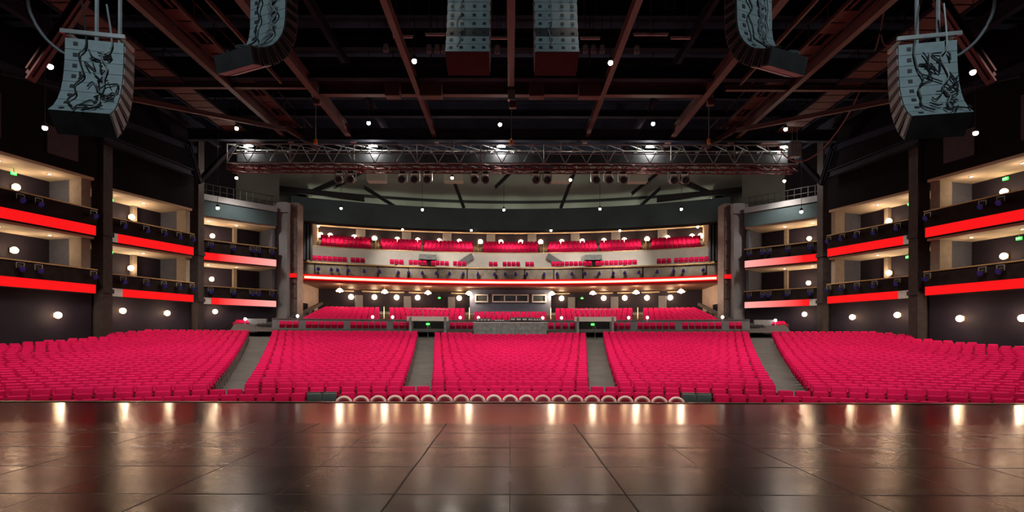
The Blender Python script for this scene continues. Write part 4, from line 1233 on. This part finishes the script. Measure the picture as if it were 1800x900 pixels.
for row, z, pts in HOUSE:
    pts = sorted(pts)
    for k, (px, py) in enumerate(pts):
        p = P(px, py, F * z / (CY - py))
        lab = f'small bare lamp, {ordw(k + 1)} from the left in the {row}'
        t = pp(p, 0, lab, 'bare lamps hanging from the ceiling')
        next(c for c in t.children if c.name.startswith('cord')).scale.z = (0.8 if row.startswith('row below') else 23.75 - z)
        if row.startswith('front') or row.startswith('row above'):
            k_ = 1.0 if row.startswith('front') else 0.8
            light('SPOT', 'house_light', p + Vector((0, 0, -0.2)), W_HOUSE * k_, NEUT, 0.35, t, p + Vector((0, 2.0, -10)), R_(112), 0.9)
        elif row.startswith('row behind'):
            light('POINT', 'lamp_glow', p + Vector((0, 0, -0.1)), W_PEND * 1.6, NEUT, 0.2, t)
        elif row.startswith('row along'):
            light('POINT', 'lamp_glow', p + Vector((0, 0, -0.1)), 110, NEUT, 0.2, t)
        elif row.startswith('row below'):
            light('SPOT', 'lamp_glow', p + Vector((0, 0, -0.1)), 700 if k in (0, len(pts) - 1) else 2500, NEUT, 0.2, t, p + Vector((0, 6, -2.8)), R_(84), 0.6)
        else:
            light('POINT', 'lamp_glow', p + Vector((0, 0, -0.1)), 25, NEUT, 0.2, t)

def make_chandelier():
    t = thing('pendant_chandelier', '', 'lamp')
    MB().tube([(0, 0, 0.3), (0, 0, 0.75)], 0.03, 6).build('stem', M['gold'], t)
    MB().lathe([(0.06, 0.34), (0.2, 0.28), (0.42, 0.02), (0.40, -0.03)], 14).build('shade', M['globe'], t, smooth=True)
    MB().ball((0, 0, 0.0), 0.16, 10).build('bulb', M['bulb'], t, smooth=True)
    return t
ch = placer(make_chandelier())
for k, px in enumerate((597, 676, 752, 824, 970, 1042, 1118, 1197)):
    Y = rear_depth(px, 54.4)
    p = P(px, 510.5 - abs(px - CX) * 0.008, Y); p.z = 6.2 + E - 0.75
    t = ch(p, 0, f'bell-shaped lit pendant under the balcony, {ordw(k + 1)} from the left', 'bell pendants under the balcony')
    light('POINT', 'pendant_glow', p + Vector((0, 0, -0.3)), W_BACK * 0.5, WARM, 0.3, t)

# small white globes on the terrace rail
def make_bollard():
    t = thing('rail_light', '', 'lamp')
    MB().tube([(0, 0, -0.55), (0, 0, -0.15)], 0.05, 6).build('post', M['steel'], t)
    MB().ball((0, 0, 0), 0.14, 12).build('globe', M['white_bulb'], t, smooth=True)
    return t
bl = placer(make_bollard())
for k, px in enumerate((523, 655, 690, 809, 841, 954, 987, 1105, 1138, 1270)):
    th = angpx(53.2, px); p = pol(65.2, th)
    bl((p.x, p.y, 1.98 + E), 0, f'small white globe light on the terrace rail, {ordw(k + 1)} from the left', 'white globes on the terrace rail')
for s in (-1, 1):
    p = P(431, 562, 51.8)
    bl((s * -p.x, 51.8, p.z), 0, f'small white globe light at the rear {SIDE[s]} corner beside the red seats', 'white globes on the terrace rail')

# exit signs
def make_exit():
    t = thing('exit_sign', '', 'sign')
    MB().rbox((0, 0.04, 0), (0.34, 0.08, 0.2), 0.02, 1).build('housing', M['green_sign'], t)
    fc = bpy.data.curves.new('lettering', 'FONT')
    fc.body = 'EXIT'; fc.size = 0.14; fc.align_x = 'CENTER'; fc.align_y = 'CENTER'; fc.extrude = 0.005
    fc.materials.append(M['white_letter'])
    tmp = bpy.data.objects.new('lettering', fc)
    me = bpy.data.meshes.new_from_object(tmp)
    bpy.data.objects.remove(tmp); bpy.data.curves.remove(fc)
    o = bpy.data.objects.new('lettering', me); COL.objects.link(o); o.parent = t
    o.location = (0, -0.012, 0); o.rotation_euler = (R_(90), 0, 0)
    MB().tube([(0, 0.04, 0.09), (0, 0.04, 0.3)], 0.02, 5).build('bracket', M['steel'], t)
    return t
ex = placer(make_exit())
def exit_side(px, py, lab):
    Y = side_depth(px, 2.6); p = P(px, py, Y); nrm = side_normal(p)
    ex(p, math.atan2(nrm.y, nrm.x) - math.pi / 2, lab, 'green exit signs')
for px, py, lab in ((24, 307, 'left upper boxes nearest the stage'), (195, 353, 'left upper boxes, middle bay'), (195, 445, 'left lower boxes, middle bay'), (350, 393, 'left upper boxes, rear bay'), (350, 468, 'left lower boxes, rear bay'),
                    (1766, 312, 'right upper boxes nearest the stage'), (1598, 357, 'right upper boxes, middle bay'), (1595, 450, 'right lower boxes, middle bay'), (1790, 417, 'right lower boxes nearest the stage'), (1447, 397, 'right upper boxes, rear bay'), (1447, 474, 'right lower boxes, rear bay')):
    exit_side(px, py, f'small green exit sign in the {lab}')
for px, py, Y, lab in ((752, 570, 51.6, 'over the left tunnel entrance'), (1042, 570, 51.6, 'over the right tunnel entrance'), (586, 515, 70, 'at the left end of the rear wall'), (772, 524, 72, 'on the rear wall left of the projection windows'),
                       (1023, 524, 72, 'on the rear wall right of the projection windows'), (1211, 516, 70, 'at the right end of the rear wall'), (436, 543, 53.4, 'above the left rear corner seats'), (1353, 546, 53.4, 'above the right rear corner seats')):
    ex(P(px, py, Y), 0, f'small green exit sign {lab}', 'green exit signs')

# recessed downlights in the box ceilings
dn = MB
def make_down():
    t = thing('downlight', '', 'lamp')
    MB().lathe([(0.10, 0.0), (0.16, 0.0), (0.17, -0.03), (0.10, -0.03)], 12).build('ring', M['gold'], t)
    MB().lathe([(0.105, -0.02), (0.001, -0.02)], 12).build('lens', M['bulb'], t)
    return t
dl = placer(make_down())
for s in (-1, 1):
    for b in range(3):
        p0, p1, d, n, ln = bay_frame(b, s)
        for z, nm in ((6.87, 'lower'), (10.99, 'upper')):
            for k, f in enumerate((0.62, 0.85) if b == 0 else (0.2, 0.55)):
                p = p0 + d * (ln * f) + n * 1.5
                t = dl((p.x, p.y, z + E), 0, f'round downlight in the {nm} {SIDE[s]} box ceiling, {BAYN[b]}, {("nearer", "farther")[k]} one', 'downlights in the box ceilings')
                light('POINT', 'downlight_glow', (p.x, p.y, z + E - 0.7), 22, WARM, 0.15, t)

for k in range(9):
    th = R_(-22 + k * 5.5); q = pol(60.5, th, BC)
    t = dl((q.x, q.y, 14.5 + E), 0, f'round downlight in the ceiling above the balcony seats, {ordw(k + 1)} from the left', 'downlights above the balcony')
    light('SPOT', 'downlight_glow', (q.x, q.y, 14.3 + E), 500, WARM, 0.2, t, (q.x, q.y + 2.0, 10 + E), R_(140), 0.8)

# small spotlights with blue lenses on the balcony and box fronts
def make_par():
    t = thing('spotlight', '', 'stage light')
    rx = Matrix.Rotation(R_(115), 4, 'X')
    b = MB().lathe([(0.02, -0.28), (0.15, -0.25), (0.17, 0.2), (0.19, 0.22), (0.19, 0.28)], 12, rx).build('can', M['black_metal'], t, smooth=True)
    MB().lathe([(0.185, 0.25), (0.10, 0.27), (0.005, 0.28)], 12, rx).build('lens', M['blue_lens'], b, smooth=True)
    MB().box((-0.21, 0, 0.12), (0.03, 0.06, 0.36)).box((0.21, 0, 0.12), (0.03, 0.06, 0.36)).box((0, 0, 0.3), (0.45, 0.06, 0.03)).build('yoke', M['steel'], t)
    return t
pr = placer(make_par())
bpx = [530, 559, 582, 593, 612, 640, 667, 700, 718, 742, 767, 790, 814, 840, 869, 888, 906, 926, 956, 979, 1005, 1028, 1053, 1078, 1098, 1123, 1155, 1184, 1201, 1236, 1264]
for k, px in enumerate(bpx):
    R = 52.55; Y = rear_depth(px, R)
    p = Vector(((px - CX) / F * Y, Y, 7.75 + E))
    nrm = rear_normal(p)
    pr(p, math.atan2(nrm.y, nrm.x) - math.pi / 2, f'small black spotlight with blue lens, {ordw(k + 1)} from the left on the balcony front', 'spotlights along the balcony front')
for s in (-1, 1):
    for z, nm in ((4.25, 'lower'), (8.45, 'upper')):
        n_ = 0
        for b, ts in ((0, (0.62, 0.7, 0.97)), (1, (0.16, 0.4, 0.6, 0.78, 0.95)), (2, (0.15, 0.42, 0.66, 0.74, 0.92))):
            p0, p1, d, n, ln = bay_frame(b, s)
            for f in ts:
                n_ += 1
                p = p0 + d * (ln * f) - n * 0.35
                pr((p.x, p.y, z + E), math.atan2(n.y, n.x) - math.pi / 2, f'small black spotlight with blue lens, {ordw(n_)} from the stage on the {nm} {SIDE[s]} box front', 'spotlights along the box fronts')

# gallery railing with lamps at the rear corners
for s in (-1, 1):
    mb = MB()
    for k in range(12):
        p0, p1, d, n, ln = bay_frame(2, s)
        a = p0 + d * (ln * (0.04 + k * 0.083)) + n * 0.3
        mb.tube([(a.x, a.y, 13.1 + E), (a.x, a.y, 14.2 + E)], 0.04, 5)
    a, b = p0 + n * 0.3, p1 + n * 0.3
    for z in (13.65, 14.2): mb.tube([(a.x, a.y, z + E), (b.x, b.y, z + E)], 0.04, 5)
    tag(mb.build('guard_rail', M['black_metal']), f'dark guard rail on the {SIDE[s]} rear gallery', 'railing', 'guard rails on the rear galleries')

# lamps added out of frame above the stage front to brighten the rows
for k, x in enumerate((-22, -15, -9, -3, 3, 9, 15, 22)):
    t = thing('added_house_lamp', f'large added house lamp out of frame above the front rows, {ordw(k + 1)} from the left', 'lamp', (x, 17.0, 17.0 + E))
    MB().lathe([(0.05, 0.5), (0.3, 0.4), (0.45, -0.1), (0.42, -0.1)], 14).build('housing', M['black_metal'], t, smooth=True)
    MB().tube([(0, 0, 0.45), (0, 0, 6.7)], 0.03).build('pole', M['steel'], t)
    light('SPOT', 'house_light', Vector((x, 17.0, 16.8 + E)), W_FRONT, NEUT, 0.35, t, (x * 1.1, 26.5, -2), R_(72), 0.2)
# work lamps over the stage, behind the viewpoint, that light the speaker backs
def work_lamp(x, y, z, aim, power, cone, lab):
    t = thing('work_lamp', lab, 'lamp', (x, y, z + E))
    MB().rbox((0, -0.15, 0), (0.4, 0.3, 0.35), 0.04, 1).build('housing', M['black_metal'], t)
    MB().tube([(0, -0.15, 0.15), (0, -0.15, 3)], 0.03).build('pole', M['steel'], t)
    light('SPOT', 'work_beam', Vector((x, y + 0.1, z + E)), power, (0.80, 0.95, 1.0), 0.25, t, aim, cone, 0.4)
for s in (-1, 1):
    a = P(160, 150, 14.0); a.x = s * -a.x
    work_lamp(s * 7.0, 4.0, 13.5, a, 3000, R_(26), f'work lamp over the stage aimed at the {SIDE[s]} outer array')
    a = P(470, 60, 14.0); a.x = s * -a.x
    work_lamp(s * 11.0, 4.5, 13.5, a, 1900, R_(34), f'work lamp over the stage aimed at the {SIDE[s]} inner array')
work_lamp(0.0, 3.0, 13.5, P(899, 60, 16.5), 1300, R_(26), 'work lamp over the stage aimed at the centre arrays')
